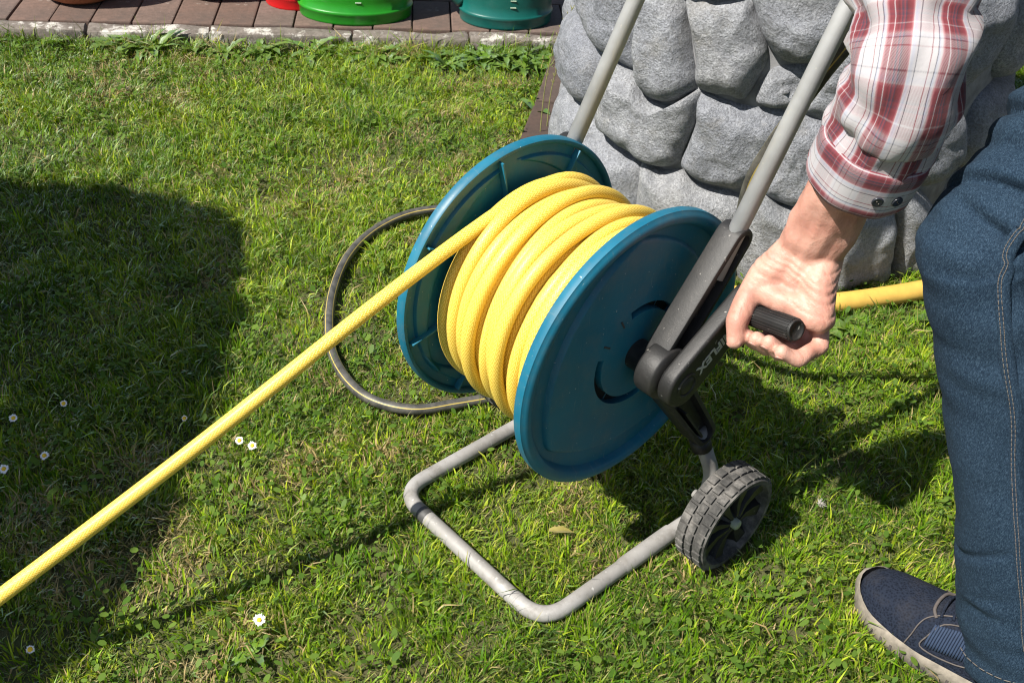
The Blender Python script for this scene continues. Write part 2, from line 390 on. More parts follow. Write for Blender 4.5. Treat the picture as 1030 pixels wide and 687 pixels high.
def m_shoe():
    t = NT('navy_shoe_mesh_fabric'); c = t.coord()
    vo = t.n('TexVoronoi', i_Vector=c, i_Scale=330.0, feature='F1').outputs['Distance']
    d = t.noise(c, 18, 6, .7); col = t.ramp(vo, [(.0, (.002, .0035, .008)), (.6, (.013, .018, .031))])
    col = t.mix(t.ramp(d, [(.48, g3(0)), (.75, g3(.45))]), col, (.045, .042, .043))
    return t.p(Base_Color=col, Roughness=.95, Specular_IOR_Level=.15, Normal=t.bump(vo, .8, .0015))

STEEL, STEEL2, BLUE, BLK, TYRE = m_steel(), m_steel('galvanised_handle_tube', (.33, .335, .335), (.43, .44, .445), .35, .0), m_blue(), m_blackplastic(), m_tyre()
BLK2 = m_blackplastic('black_crank_plastic', .008, .22)
YHOSE, BHOSE, STONE, JOINT, SOIL = m_hose(), m_blackhose(), m_stone(), m_joint(), m_soil()
BLADE = m_blade(); PAVER, KERB, DENIM, PLAID, SKIN, SHOE = m_paver(), m_kerb(), m_denim(), m_plaid(), m_skin(), m_shoe(); DPAVER = m_paver('dark_edging_paver', .55); PLAIDC = m_plaid('red_white_plaid_cuff_cloth', .22)
LEAF = m_leaf('weed_leaf', (.075, .16, .016), (.16, .27, .03)); LEAFD = m_leaf('shrub_leaf', (.025, .06, .012), (.06, .11, .02)); LEAFY = m_leaf('dry_leaf', (.28, .24, .06), (.40, .34, .12))
WHITE = m_plain('white_petal', (.75, .75, .74), .6, .04); YOLK = m_plain('yellow_disc', (.75, .46, .02), .8)
SLOT = m_plain('painted_slot_shade', (.003, .004, .005), .9); TAPE = m_plain('dark_tape', (.045, .045, .043), .6); TEXTW = m_plain('grey_white_print', (.40, .40, .385), .6, .2, 200)  # SLOT: near-black colour stands in for the shade inside the open slots
PRINT = m_plain('pale_print', (.45, .55, .42), .5); TERRA = m_plain('terracotta', (.34, .12, .055), .75, .25); REDP = m_plain('red_plastic', (.5, .008, .010), .3, .06); GREENP = m_plain('green_plastic', (.014, .20, .012), .32, .08); DGREENP = m_plain('dark_green_plastic', (.006, .095, .082), .32, .1)
SOLE = m_plain('beige_rubber_sole', (.20, .175, .14), .9, .5, 45); BROWN = m_plain('bark', (.10, .07, .045), .95, .3); STITCH = m_plain('pale_stitching', (.12, .105, .09), .9, .25, 300)
EDGE = m_plain('brownish_shoe_piping', (.085, .072, .066), .8, .3, 80); BUTTON = m_plain('dark_button', (.02, .022, .03), .3); PIPEY = m_plain('matte_yellow_hose', (.58, .36, .07), .6, .12, 40)
AXLE = m_plain('grey_green_cap', (.26, .29, .23), .5); HAIR = m_plain('grey_brown_hair', (.12, .09, .065), .7, .3, 150); DRY = m_plain('dry_stalk', (.22, .22, .07), .8, .3, 60)

# ------------------------------------------------------------------ ground
BC = vec((-.44, 1.20)); BR = .46                  # stone barrel centre and radius
K0 = vec((-2.001, .181)); KD = vec((.615, .7885)); KN = vec((-.7885, .615))   # kerb front edge, its direction, towards the terrace
def kp(s, d, z=0.0): q = K0+KD*s+KN*d; return vec((q[0], q[1], z))
def ground():
    # fine patch near the reel, then rings out to the horizon, as one sheet
    xs = np.concatenate([[-60, -30, -15, -8, -5], np.arange(-3.5, 2.01, .05), [3, 5, 8, 15, 30, 60]])
    ys = np.concatenate([[-60, -30, -15, -8, -5], np.arange(-3, 3.01, .05), [4, 6, 8, 15, 30, 60]])
    V = []; F = []
    for y in ys:
        for x in xs: V.append((x, y, .006*mnoise.noise(Vector((x*2.3, y*2.3, 0)))+.003*mnoise.noise(Vector((x*9, y*9, 3)))-.004))
    nx = len(xs)
    for j in range(len(ys)-1):
        for i in range(nx-1): F.append((j*nx+i, j*nx+i+1, (j+1)*nx+i+1, (j+1)*nx+i))
    tag(mesh('lawn_ground', V, F, SOIL), kind='structure')
ground()

# ------------------------------------------------------------------ kerb, terrace
kerb = tag(empty('kerb', kp(0, 0)), kind='structure')
s = -1.6
while s < 1.42:
    L = random.choice([.30, .36, .42, .25]); L = min(L, 1.44-s)
    c = kp(s+L/2, .026+random.uniform(-.003, .003), .002+random.uniform(-.003, .003))
    o = box('kerb_stone', c, vec((*KD, 0))*(L/2-.002), vec((*KN, 0))*.026, (0, 0, .034), KERB, kerb, .007)
    bm = bmesh.new(); bm.from_mesh(o.data); bmesh.ops.subdivide_edges(bm, edges=bm.edges, cuts=3, use_grid_fill=True)
    for v in bm.verts: v.co += Vector((.007*nz(v.co, 26, 1), .007*nz(v.co, 26, 2), .008*nz(v.co, 20, 3)-.006*abs(nz(v.co, 55, 4))))
    bm.to_mesh(o.data); bm.free(); o.data.polygons.foreach_set('use_smooth', [True]*len(o.data.polygons)); s += L
    V = np.array([v.co for v in o.data.vertices])
    
terr = tag(mesh('terrace', [kp(-4, .05, .008), kp(3.2, .05, .008), kp(3.2, 6, .008), kp(-4, 6, .008)], [(0, 1, 2, 3)], m_plain('terrace_sand', (.13, .10, .075), 1, .3), None, False), kind='structure')
bm = bmesh.new(); box_bm(bm, (0, 0, 0), (.049, 0, 0), (0, .099, 0), (0, 0, .02), .004); bmesh.ops.recalc_face_normals(bm, faces=bm.faces)
pav_me = bpy.data.meshes.new('paver'); bm.to_mesh(pav_me); bm.free(); pav_me.materials.append(PAVER)
ang = math.atan2(KD[1], KD[0])
def paver(c, rot, parent):
    o = bpy.data.objects.new('paver', pav_me); COL.objects.link(o); o.parent = parent
    L = parent.location; o.location = Vector(c)-L; o.rotation_euler = (random.uniform(-.008, .008), random.uniform(-.008, .008), rot); return o
npv = 0
for row in range(9):
    for i in range(-13, 17):
        sx = i*.1015+.05+(.05 if row % 2 else 0); d = .058+row*.2015+.10
        if abs(sx-.4) > 1.55: continue
        paver(kp(sx, d, .0165+random.uniform(-.002, .002)), ang, terr); npv += 1
EP, EE, EN = vec((-.960, 1.020)), vec((.61, -.7924)), vec((.7924, .61))    # a joint of the brick edging, its direction, towards the barrel
def ep(a, b, z=0.0): q = EP+EE*a+EN*b; return vec((q[0], q[1], z))
strip = tag(mesh('paved_edging', [ep(-.5, 0, .001), ep(.24, 0, .001), ep(.24, .25, .001), ep(-.5, .25, .001)], [(0, 1, 2, 3)], m_plain('edging_sand', (.12, .085, .055), 1, .3), None, False), kind='structure')
for r_ in range(2):
    for k in range(-3, 1):
        pv_ = paver(ep((k+.5)*.202+(.1 if r_ else 0), .052+r_*.103, -.004+random.uniform(-.003, .003)), math.atan2(EE[1], EE[0])+PI/2+random.uniform(-.02, .02), strip); pv_.material_slots[0].link = 'OBJECT'; pv_.material_slots[0].material = DPAVER

# ------------------------------------------------------------------ stone barrel
STONES = [
  [(-122,0.382),(-117,0.365),(-110.2,0.352),(-104.5,0.343),(-97.9,0.338),(-92.4,0.342),(-92.2,0.387),(-93.4,0.437),(-93.8,0.496),(-104.4,0.520),(-118,0.50),(-124,0.44)],
  [(-92.4,0.481),(-92.3,0.421),(-91.0,0.342),(-89.4,0.322),(-86.4,0.306),(-82.6,0.306),(-78.7,0.319),(-75.4,0.351),(-77.5,0.402),(-79.7,0.452),(-81.1,0.484),(-84.3,0.504),(-88.7,0.500)],
  [(-80.4,0.494),(-78.1,0.454),(-75.8,0.392),(-74.8,0.355),(-71.9,0.347),(-66.6,0.351),(-63.0,0.352),(-61.5,0.380),(-59.9,0.426),(-61.4,0.460),(-64.4,0.495),(-66.6,0.516),(-73.4,0.507)],
  [(-66.2,0.555),(-63.8,0.501),(-61.1,0.464),(-58.0,0.439),(-53.4,0.428),(-46.8,0.444),(-42.8,0.490),(-44.8,0.554),(-48.0,0.600),(-57.3,0.61)],
  [(-92,0.516),(-83.7,0.522),(-78.3,0.516),(-72.9,0.521),(-67.6,0.538),(-67.6,0.58),(-70.5,0.62),(-80.1,0.63),(-90,0.60)],
  [(-103.3,0.328),(-97.7,0.327),(-91.0,0.327),(-86.8,0.298),(-82.6,0.296),(-78.5,0.308),(-74.8,0.342),(-73.6,0.325),(-73.9,0.272),(-75.6,0.227),(-76.6,0.198),(-80.3,0.181),(-84.5,0.180),(-90.0,0.182),(-95.8,0.187),(-103.1,0.204),(-106.4,0.242)],
  [(-143,0.29),(-136,0.33),(-120,0.352),(-105.5,0.326),(-107.0,0.248),(-110.0,0.218),(-117,0.199),(-128,0.196),(-140,0.222)],
  [(-73.0,0.337),(-66.9,0.335),(-62.3,0.333),(-57.8,0.335),(-53.3,0.332),(-51.8,0.289),(-53.5,0.229),(-57.6,0.193),(-61.0,0.177),(-64.7,0.179),(-70.2,0.178),(-74.1,0.190),(-75.2,0.203),(-74.3,0.235),(-73.0,0.287)],
  [(-133,0.180),(-110.3,0.200),(-102.8,0.186),(-95.6,0.168),(-88.8,0.164),(-86.6,0.138),(-86.4,0.018),(-97.4,-0.030),(-118,-0.035),(-134,-0.03)],
  [(-86.0,0.164),(-80.1,0.164),(-75.2,0.178),(-70.0,0.163),(-60.7,0.162),(-57.6,0.132),(-56.2,0.016),(-67.4,-0.023),(-83.4,-0.027)],
  [(-58.4,0.404),(-55.1,0.417),(-50.2,0.423),(-47.6,0.402),(-49.6,0.361),(-53.2,0.345),(-57.8,0.344),(-60.3,0.355)],
  [(-47.1,0.434),(-42.3,0.474),(-37.3,0.433),(-35.7,0.372),(-40.2,0.325),(-48.6,0.339),(-48.7,0.366),(-47.0,0.399)],
  [(-51.9,0.326),(-47.7,0.330),(-41.5,0.312),(-40.6,0.230),(-43.3,0.168),(-48.6,0.164),(-54.7,0.187),(-52.0,0.231)],
  [(-57.0,0.167),(-53.8,0.178),(-48.4,0.154),(-42.9,0.154),(-38.5,0.118),(-37.3,-0.02),(-55,-0.022)],
  [(-38.2,0.170),(-30.5,0.175),(-19.9,0.154),(-17.1,0.074),(-15.8,-0.01),(-24.7,-0.02),(-33.5,-0.02),(-36.8,0.075)],
  [(-19.8,0.189),(-13.3,0.178),(-5.0,0.12),(-3,-0.02),(-13.4,-0.02),(-15.8,0.072)],
  [(-38.7,0.316),(-34.1,0.363),(-28.7,0.343),(-22.7,0.272),(-21.6,0.187),(-30.9,0.189),(-37.2,0.205)],
  [(-27.3,0.351),(-21.9,0.383),(-10.3,0.350),(-4,0.27),(-4.5,0.19),(-15.7,0.193),(-21.6,0.271)],
  [(-41.6,0.491),(-36.9,0.541),(-27.0,0.532),(-21.2,0.453),(-23.8,0.399),(-29.6,0.367),(-34.6,0.390),(-36.8,0.442)],
  [(-26.9,0.556),(-20.0,0.590),(-7.5,0.575),(-1,0.49),(-3.9,0.40),(-13.2,0.373),(-20.4,0.453)],
]
barrel = tag(empty('stone_look_barrel', (BC[0], BC[1], 0)), 'round grey barrel of bulging cast stones behind the hose reel', 'barrel')
lathe('core', [(BR-.066, 0), (BR-.052, .02), (BR-.044, .30), (BR-.047, .70), (BR-.06, .74), (BR-.14, .74), (BR-.15, .60), (.001, .60)], (BC[0], BC[1], 0), (0, 0, 1), JOINT, barrel, 72)
def stone(poly, seed, bulge=.042):
    P = np.array(poly, float); c = P.mean(0)
    # to metres on the unrolled surface
    Q = np.stack([(P[:, 0]-c[0])*PI/180*BR, P[:, 1]-c[1]], 1)*1.06
    B = np.array(catmull([vec((*q, 0)) for q in Q], 4, True))[:, :2]
    nb = len(B); V = []; F = []
    rings = [1.0, .985, .96, .925, .87, .80, .71, .61, .50, .39, .27, .14]
    size = math.sqrt(np.abs(np.cross(B, np.roll(B, -1, 0)).sum()/2)); hb = bulge*min(1.25, max(.85, size/.13))
    off = 1+.25*nz((seed, .3, .7))
    for k, f in enumerate(rings):
        s_ = 1-f
        h = hb*(1-(1-min(1, s_/.60))**2.3)**.60 if s_ < .60 else hb
        for q in B:
            x, z = q*f; wx = (c[0]*PI/180*BR+x); p3 = (wx, z+c[1], seed)
            hh = h*off+(.012*nz(p3, 9, seed)+.008*nz(p3, 22, seed)+.0045*nz(p3, 48, seed))*min(1, s_*6+.15)
            r = BR-.052+hh
            a = (c[0]*PI/180+x/BR); V.append((BC[0]+r*math.cos(a), BC[1]+r*math.sin(a), max(z+c[1], -.03)))
    r = BR-.052+hb*off; a = c[0]*PI/180; V.append((BC[0]+r*math.cos(a), BC[1]+r*math.sin(a), c[1]))
    for k in range(len(rings)-1):
        for j in range(nb): F.append((k*nb+j, k*nb+(j+1) % nb, (k+1)*nb+(j+1) % nb, (k+1)*nb+j))
    k = len(rings)-1
    for j in range(nb): F.append((k*nb+j, k*nb+(j+1) % nb, len(V)-1))
    # orient outward
    n0 = np.cross(vec(V[F[0][1]])-vec(V[F[0][0]]), vec(V[F[0][3]])-vec(V[F[0][0]])); out = vec(V[-1])-vec((BC[0], BC[1], V[-1][2]))
    area = np.cross(B, np.roll(B, -1, 0)).sum()
    if area < 0: F = [tuple(reversed(f)) for f in F]
    return mesh('stone', V, F, STONE, barrel)
for i, p in enumerate(STONES): stone(p, i+1)
# the courses round the back and above, out of the picture
sd = 50
for (z0, z1, a0, a1) in ((-.03, .17, 0, 222), (.18, .34, 0, 214), (.35, .53, 2, 234), (.54, .72, 0, 360), ):
    a = a0+random.uniform(0, 4)
    while a < a1-8:
        wd = random.uniform(20, 30); wd = min(wd, a1-a)
        if z0 > .5 and (218 < (a+wd/2) % 360 < 358):
            zz0 = .64; zz1 = .745
        else: zz0, zz1 = z0, z1
        if wd > 10:
            pts = []
            for t in range(10):
                b = 2*PI*t/10; e = .62
                cx_ = math.copysign(abs(math.cos(b))**e, math.cos(b)); cz_ = math.copysign(abs(math.sin(b))**e, math.sin(b))
                pts.append((a+wd/2+cx_*(wd/2-.6)*random.uniform(.93, 1.04), (zz0+zz1)/2+cz_*((zz1-zz0)/2-.003)*random.uniform(.92, 1.05)))
            stone(pts, sd)
        sd += 1; a += wd

b2 = barrel.copy(); COL.objects.link(b2); b2.location = (.36, 1.88, 0); b2.rotation_euler = (0, 0, 2.1)
tag(b2, 'second grey stone barrel in the shade behind the person', 'barrel')
for ch in list(barrel.children):
    c2 = ch.copy(); COL.objects.link(c2); c2.parent = b2; c2.matrix_parent_inverse = ch.matrix_parent_inverse.copy()

# ------------------------------------------------------------------ hose reel cart
AY, AZ = .184, .3248            # reel axis (runs along x)
XF, XB, RD = .0999, -.1361, .19
cart = tag(empty('hose_reel_cart', (0, .15, 0)), 'petrol blue hose reel cart with tubular steel frame standing on the lawn', 'hose reel')
def frame_tube(sx):
    """one side: front corner on the ground, run back, up past the wheel into the bracket"""
    x = .158*sx-.003*(1 if sx < 0 else 0)
    return x
# base: a U of tube on the ground, both ends bent up to the brackets
xl, xr = -.139, .1601
TZ = .0112
Pbase = [(-.132, .308, .150), (-.136, .325, .065), (xl, .305, TZ), (xl, .0, TZ), (xr, .0, TZ), (xr, .312, TZ), (.152, .334, .065), (.130, .308, .150)]
bp = rounded(Pbase, [.022, .03, .046, .046, .03, .022], 10)
base = tube('base_frame', bp, .0110, STEEL, cart, 16)
V, F = lathe_geo([(.0110, 0), (.0116, .001), (.0116, .015), (.0110, .016)], (xl+.050, 0, TZ), (1, 0, 0), 16); mesh('tape_band', V, F, TAPE, base)
V, F = lathe_geo([(.0108, 0), (.0119, .0015), (.0119, .003), (.0108, .0045)], (xr-.050, 0, TZ), (1, 0, 0), 16); mesh('joint_ring', V, F, STEEL, base)
V, F = lathe_geo([(.0108, 0), (.0122, .006), (.0126, .05), (.0126, .10)], (xr, .145, TZ), (0, 1, 0), 16); mesh('sleeve_tube', V, F, STEEL, base)
# handle: two tubes leaning back and a cross grip at the top (out of frame)
hy0, hz0, dy, dz = .262, .425, .094, .182
def hpt(x, t): return (x, hy0+dy*t, hz0+dz*t)
hp = rounded([hpt(.137, 0), hpt(.137, 2.75), hpt(-.137, 2.75), hpt(-.137, 0)], .05, 10)
hd = tube('handle', hp, .0112, STEEL2, cart, 16)
gp = [hpt(x, 2.75) for x in np.linspace(-.085, .085, 12)]
tube('handle_grip', gp, [.016]+[.0175]*10+[.016], BLK, hd, 16)

def disc(name, x0, sgn):
    """flange: outer face on the sgn side, rim lip, ribs on the inner face"""
    NT_ = 216
    rad = [.004, .03, .05, .0615, .0618, .0722, .0725, .080, .09, .105, .118, .128, .1335, .1365, .1385, .1405, .1425, .1445, .1465, .1485, .1505, .1525, .1545, .1565, .1585, .1605, .1625, .1645, .1665, .1685, .1705, .1725, .1745, .178, .182, .1855, .188, .1897]
    slots = ((165, 284, 0), (30, 106, 0)); ticks = ((112, 115, 1), (147, 150, 1))
    V = []; F = []; DARK = set()
    for r in rad:
        for j in range(NT_):
            a = 2*PI*j/NT_; y, z = r*math.cos(a), r*math.sin(a); ad = math.degrees(a)
            off = -.004*sstep(.10, .03, r)*0+.0
            off += -.0035*sstep(.066, .10, r)+.0055*sstep(.166, .178, r)-.0045*sstep(.182, .1897, r)
            for da in (158, 268, 33):
                dd = math.radians(da); q = math.hypot(y+.075*math.cos(dd), z+.075*math.sin(dd))
                off -= .0100*float(sstep(.2110, .2185, q))*float(1-sstep(.166, .174, r))
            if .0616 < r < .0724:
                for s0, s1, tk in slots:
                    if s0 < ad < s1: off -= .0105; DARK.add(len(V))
            if r > .05:
                pass
            V.append((x0+sgn*off, AY+y, AZ+z))
    n = len(rad)
    for i in range(n-1):
        for j in range(NT_):
            k = (j+1) % NT_; F.append((i*NT_+j, i*NT_+k, (i+1)*NT_+k, (i+1)*NT_+j))
    # rim and inner face
    for (r, h) in ((.19, -.006), (.1897, -.013), (.188, -.0155), (.1845, -.0155), (.182, -.013), (.181, -.0085), (.10, -.0125), (.05, -.0125)):
        b = len(V)
        for j in range(NT_): a = 2*PI*j/NT_; V.append((x0+sgn*h, AY+r*math.cos(a), AZ+r*math.sin(a)))
        for j in range(NT_): k = (j+1) % NT_; F.append((b-NT_+j, b-NT_+k, b+k, b+j))
    F.append(tuple(range(NT_)))
    if sgn > 0: F = [tuple(f) for f in F]
    else: F = [tuple(reversed(f)) for f in F]
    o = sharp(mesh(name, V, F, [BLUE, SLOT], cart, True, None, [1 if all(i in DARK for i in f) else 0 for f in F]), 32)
    for k in range(8):
        a = math.radians(12+45*k); d = vec((0, math.cos(a), math.sin(a))); e = vec((0, -math.sin(a), math.cos(a)))
        box('rib', vec((x0-sgn*.0155, AY, AZ))+d*.115, vec((sgn*.005, 0, 0)), d*.066, e*.0013, BLUE, o, .0004)
    if sgn > 0:
        for a_ in (120, 148):
            a = math.radians(a_); d = vec((0, math.cos(a), math.sin(a))); e = vec((0, -math.sin(a), math.cos(a)))
            box('tick_mark', vec((x0-.0005, AY, AZ))+d*.067, vec((.0012, 0, 0)), d*.0062, e*.0011, TAPE, o)
    return o
disc('reel_disc', XF, 1)['label'] = 'reel disc facing the hand, with crank mounted on it'
disc('reel_disc', XB, -1)['label'] = 'far reel disc with radial ribs showing inside'
lathe('drum', [(.03, XB+.013), (.078, XB+.0125), (.078, XF-.0125), (.03, XF-.013)], (0, AY, AZ), (1, 0, 0), BLUE, cart, 48)

def channel(outline, x0, x1, wall, depth, sgn):
    """slab whose outer face is hollowed out, leaving a rim"""
    bm = slab_bm(outline, x0, x1, .003, 2); bm.faces.ensure_lookup_table()
    f = max((q for q in bm.faces if q.normal.x*sgn > .9), key=lambda q: q.calc_area())
    bmesh.ops.inset_region(bm, faces=[f], thickness=wall, use_even_offset=True)
    bmesh.ops.inset_region(bm, faces=[f], thickness=.0012, depth=-.001)
    for v in f.verts: v.co.x -= sgn*depth
    me = bpy.data.meshes.new('hub_bracket'); bm.to_mesh(me); bm.free(); return me
def bracket(sgn):
    xa, xb_ = (.117, .1495) if sgn > 0 else (-.158, -.1400)
    o = sharp(link('hub_bracket', channel(hull2d([(AY+.012, AZ+.016, .0225), (.290, .467, .0185)]), xa, xb_, .0045, .019, sgn), BLK, cart), 40)
    sharp(link('lower_arm', channel(hull2d([(AY+.012, AZ-.016, .0255), (.306, .152, .0190)]), xa-.003, xb_-.002, .0040, .014, sgn), BLK, o), 40)
    return o
br = bracket(1); bracket(-1)
box('web', (.136, .270, .190), (.012, 0, 0), vec((0, .58, -.82))*.042, vec((0, .82, .58))*.0016, BLK, br)
box('web', (.134, .250, .418), (.011, 0, 0), vec((0, .60, .80))*.040, vec((0, .80, -.60))*.0014, BLK, br)
lathe('boss', [(.020, .088), (.020, .126), (.0335, .127), (.0345, .130), (.0345, .151), (.033, .154), (.02, .156)], (0, AY, AZ), (1, 0, 0), BLK, br, 44)
lathe('tube_collar', [(.0112, 0), (.0150, 0), (.0150, .02), (.0112, .02)], (.1365, .316, .116), (-.22, -.28, 1), BLK, br, 20)

# crank: thick arm with lettering, pivot ring, ribbed grip
GB, GE = vec((.185, .27, .398)), vec((.265, .256, .424))
crank = slab('crank', hull2d([(AY, AZ+.002, .0315), (.281, .397, .0255)]), .1610, .1815, BLK2, cart, .0042)
lathe('spindle', [(.020, .150), (.020, .163)], (0, AY, AZ), (1, 0, 0), BLK2, crank, 24)
lathe('pivot_ring', [(.0136, .1812), (.0142, .1830), (.0162, .1830), (.0168, .1812)], (0, AY, AZ+.002), (1, 0, 0), BLK2, crank, 40)
lathe('pivot_cap', [(.0120, .1812), (.0116, .1824), (.0001, .1826)], (0, AY, AZ+.002), (1, 0, 0), BLK2, crank, 40)
gax = (GE-GB)/np.linalg.norm(GE-GB); prof = [(.0085, -.012), (.0095, .004), (.0128, .007)]
V, F = lathe_geo([(.009, -.012), (.0098, .004), (.0125, .006), (.0128, .010), (.0128, .0815), (.0124, .0825), (.0100, .0826), (.0095, .0812), (.0001, .0810)], GB, gax, 40); grip = mesh('grip', V, F, BLK2, crank)
fr = frames([GB, GE])[0]
for k in range(24):
    a = 2*PI*k/24; d = fr[1]*math.cos(a)+fr[2]*math.sin(a); e = np.cross(gax, d)
    box('grip_ridge', GB+gax*.0450+d*.0130, gax*.0345, d*.0009, e*.0009, BLK2, grip, .0003)
# lettering
cu = bpy.data.curves.new('lettering', 'FONT'); cu.body = 'UNIFLEX'; cu.size = .0205; cu.extrude = .00025; cu.offset = .0007; cu.align_x = 'CENTER'; cu.align_y = 'CENTER'
to = bpy.data.objects.new('tmp', cu); COL.objects.link(to); dg = bpy.context.evaluated_depsgraph_get(); tme = bpy.data.meshes.new_from_object(to.evaluated_get(dg)); bpy.data.objects.remove(to)
ad = vec((0, .281-AY, .397-AZ-.002)); ad /= np.linalg.norm(ad)
tx = -ad; tn = vec((1, 0, 0)); ty = np.cross(tn, tx)      # reads from the grip down to the pivot
tc = vec((.1819, AY, AZ+.002))+ad*.061
tme.transform(Matrix(((tx[0], ty[0], tn[0], tc[0]), (tx[1], ty[1], tn[1], tc[1]), (tx[2], ty[2], tn[2], tc[2]), (0, 0, 0, 1))))
link('lettering', tme, TEXTW, crank, False)

def wheel(xo, sgn):
    """xo: x of the outer face"""
    YW, R = .2759, .0745; wd = .046; xi = xo-sgn*wd; xm = (xo+xi)/2
    Vt, Ft = lathe_geo([(R*.86, xo), (R*.945, xo+sgn*.0005), (R*.965, xo-sgn*.002), (R*.965, xi+sgn*.002), (R*.945, xi), (R*.80, xi), (R*.80, xo-sgn*.012), (R*.86, xo-sgn*.002)], (0, YW, R), (1, 0, 0), 64, None, True)
    bm = bmesh.new()
    vs_ = [bm.verts.new(v) for v in Vt]
    for f in Ft: bm.faces.new([vs_[i] for i in f])
    for row in range(3):
        nb = 30
        for k in range(nb):
            a = 2*PI*(k+(.5 if row == 1 else 0))/nb; d = vec((0, math.cos(a), math.sin(a))); e = vec((0, -math.sin(a), math.cos(a)))
            cx = xo-sgn*(.0085+row*.0145)
            box_bm(bm, vec((cx, YW, R))+d*(R*.975), vec((.0062 if row != 1 else .0052, 0, 0)), d*.0030, e*.0058, .0009)
    bmesh.ops.recalc_face_normals(bm, faces=bm.faces); me = bpy.data.meshes.new('wheel'); bm.to_mesh(me); bm.free()
    o = sharp(link('wheel', me, TYRE, cart), 35)
    # dished hub with eight stepped fins
    V = [(xo-sgn*.009, YW, R)]; F = []; n = 64
    for ri, r in enumerate((.012, .030, .050, R*.862)):
        for j in range(n):
            a = 2*PI*j/n; ph = (j % 8)/8.0
            stepd = (.024 if ph < .5 else .005)*sstep(.008, .026, r)*(1-.45*sstep(.05, .064, r))
            V.append((xo-sgn*(.004+stepd), YW+r*math.cos(a), R+r*math.sin(a)))
    for j in range(n): F.append((0, 1+j, 1+(j+1) % n))
    for i in range(3):
        for j in range(n): k = (j+1) % n; F.append((1+i*n+j, 1+(i+1)*n+j, 1+(i+1)*n+k, 1+i*n+k))
    if sgn < 0: F = [tuple(reversed(f)) for f in F]
    sharp(mesh('hub', V, F, BLK2, o), 25)
    lathe('axle_cap', [(.0075, xo-sgn*.012), (.0075, xo+sgn*.0005), (.006, xo+sgn*.002), (.0001, xo+sgn*.0025)], (0, YW, R), (1, 0, 0), AXLE, o, 20)
    lathe('axle', [(.0001, xi+sgn*.02), (.006, xi+sgn*.02), (.006, sgn*.165), (.0001, sgn*.165)], (0, YW, R), (1, 0, 0), STEEL, o, 12)
wheel(.2414, 1); wheel(-.225, -1)

# ------------------------------------------------------------------ yellow hose on the reel
HR = .0090
def coil_path():
    pts = []
    loops = [(-.092, .1530), (-.099, .1430), (-.079, .1520), (-.060, .1440), (-.0405, .1550), (-.0215, .1450), (-.0025, .1525), (.0165, .1570), (.0355, .1450), (.0545, .1520), (.0745, .1430)]
    # lead in: straight from beyond the left edge of the picture up to the top of the coil
    a, b = vec((-.191, -.52, .143)), vec((-.084, .033, .438)); d = (b-a)/np.linalg.norm(b-a)
    lead = [a-d*1.3+vec((0, 0, .0))]
    for t in np.linspace(-.55, .52, 30): lead.append(a+d*t+vec((.0025*math.sin(t*7+1), 0, -.005*math.sin((t+.1)*5)+.0015*math.sin(t*13))))
    lead[0][2] = max(lead[0][2], .02)
    nn = 40
    for i in range(len(loops)-1):
        (x0, r0), (x1, r1) = loops[i], loops[i+1]
        for k in range(nn):
            t = k/nn; phi = math.radians(118)+2*PI*(i+t) if False else 2*PI*t
            # the step sideways to the next turn happens mostly at the back
            st = float(sstep(.25, .85, t)); x = x0+(x1-x0)*st; r = r0+(r1-r0)*t+.0035*math.sin(2*PI*t*2+i*1.7)
            x += .0026*math.sin(2*PI*t+i*2.1)+.0012*math.sin(4*PI*t+i)
            ph = math.radians(78)+phi
            pts.append(vec((x, AY-r*math.cos(ph), AZ+r*math.sin(ph))))
    return lead, pts
lead, coil = coil_path()
P = [p for p in lead if p[1] < .05]+[p for p in coil]
def smooth_path(P, it=3):
    P = [vec(p) for p in P]
    for _ in range(it):
        Q = P[:]
        for i in range(1, len(P)-1): Q[i] = .25*P[i-1]+.5*P[i]+.25*P[i+1]
        P = Q
    return P
# blend lead into the first turn
P = smooth_path(P, 6)
P = catmull(P, 2)
hose = tag(tube('garden_hose', P, HR, YHOSE, None, 18), 'yellow braided garden hose wound on the blue reel and pulled off to the left', 'hose')
# second layer beneath, seen between the turns
pts = []
for i in range(9):
    for k in range(36):
        t = k/36; x = -.098+.0182*(i+t); r = .1315; ph = 2*PI*t; pts.append((x, AY-r*math.cos(ph), AZ+r*math.sin(ph)))
tube('under_layer', pts, HR, YHOSE, hose, 14)

# black connecting hose: loops on the grass, runs behind the reel and up along the handle
bh = [(-.15, .30, .10), (-.185, .262, .035), (-.212, .235, .014), (-.238, .180, .012), (-.264, .127, .012), (-.309, .093, .012), (-.363, .082, .012), (-.436, .096, .012), (-.509, .132, .012), (-.601, .202, .012), (-.683, .294, .012), (-.728, .395, .012), (-.725, .495, .014), (-.66, .59, .014), (-.53, .64, .016), (-.36, .64, .016), (-.18, .61, .03), (-.04, .55, .14), (.03, .46, .32), (.06, .415, .46), (.085, .405, .53), (.108, .405, .585), (.128, .415, .64), (.150, .425, .70), (.16, .44, .80), (.12, .45, .92), (.0, .48, .98)]
tag(tube('connecting_hose', catmull(bh, 10), .0086, BHOSE, None, 12), 'thin black hose with yellow stripes looped on the grass behind the reel', 'hose')
# yellow hose lying along the foot of the barrel
yh = [(-.30, .70, .013), (-.18, .775, .013), (-.085, .855, .013), (-.045, .905, .013), (-.008, .975, .013), (.034, 1.07, .013), (.066, 1.16, .013), (.09, 1.28, .013), (.08, 1.42, .013), (.03, 1.6, .013)]
tag(tube('garden_hose', [p+vec((.018, -.016, .003)) for p in catmull(yh, 8)], .0185, PIPEY, None, 14), 'matte yellow hose lying along the foot of the stone barrel', 'hose')

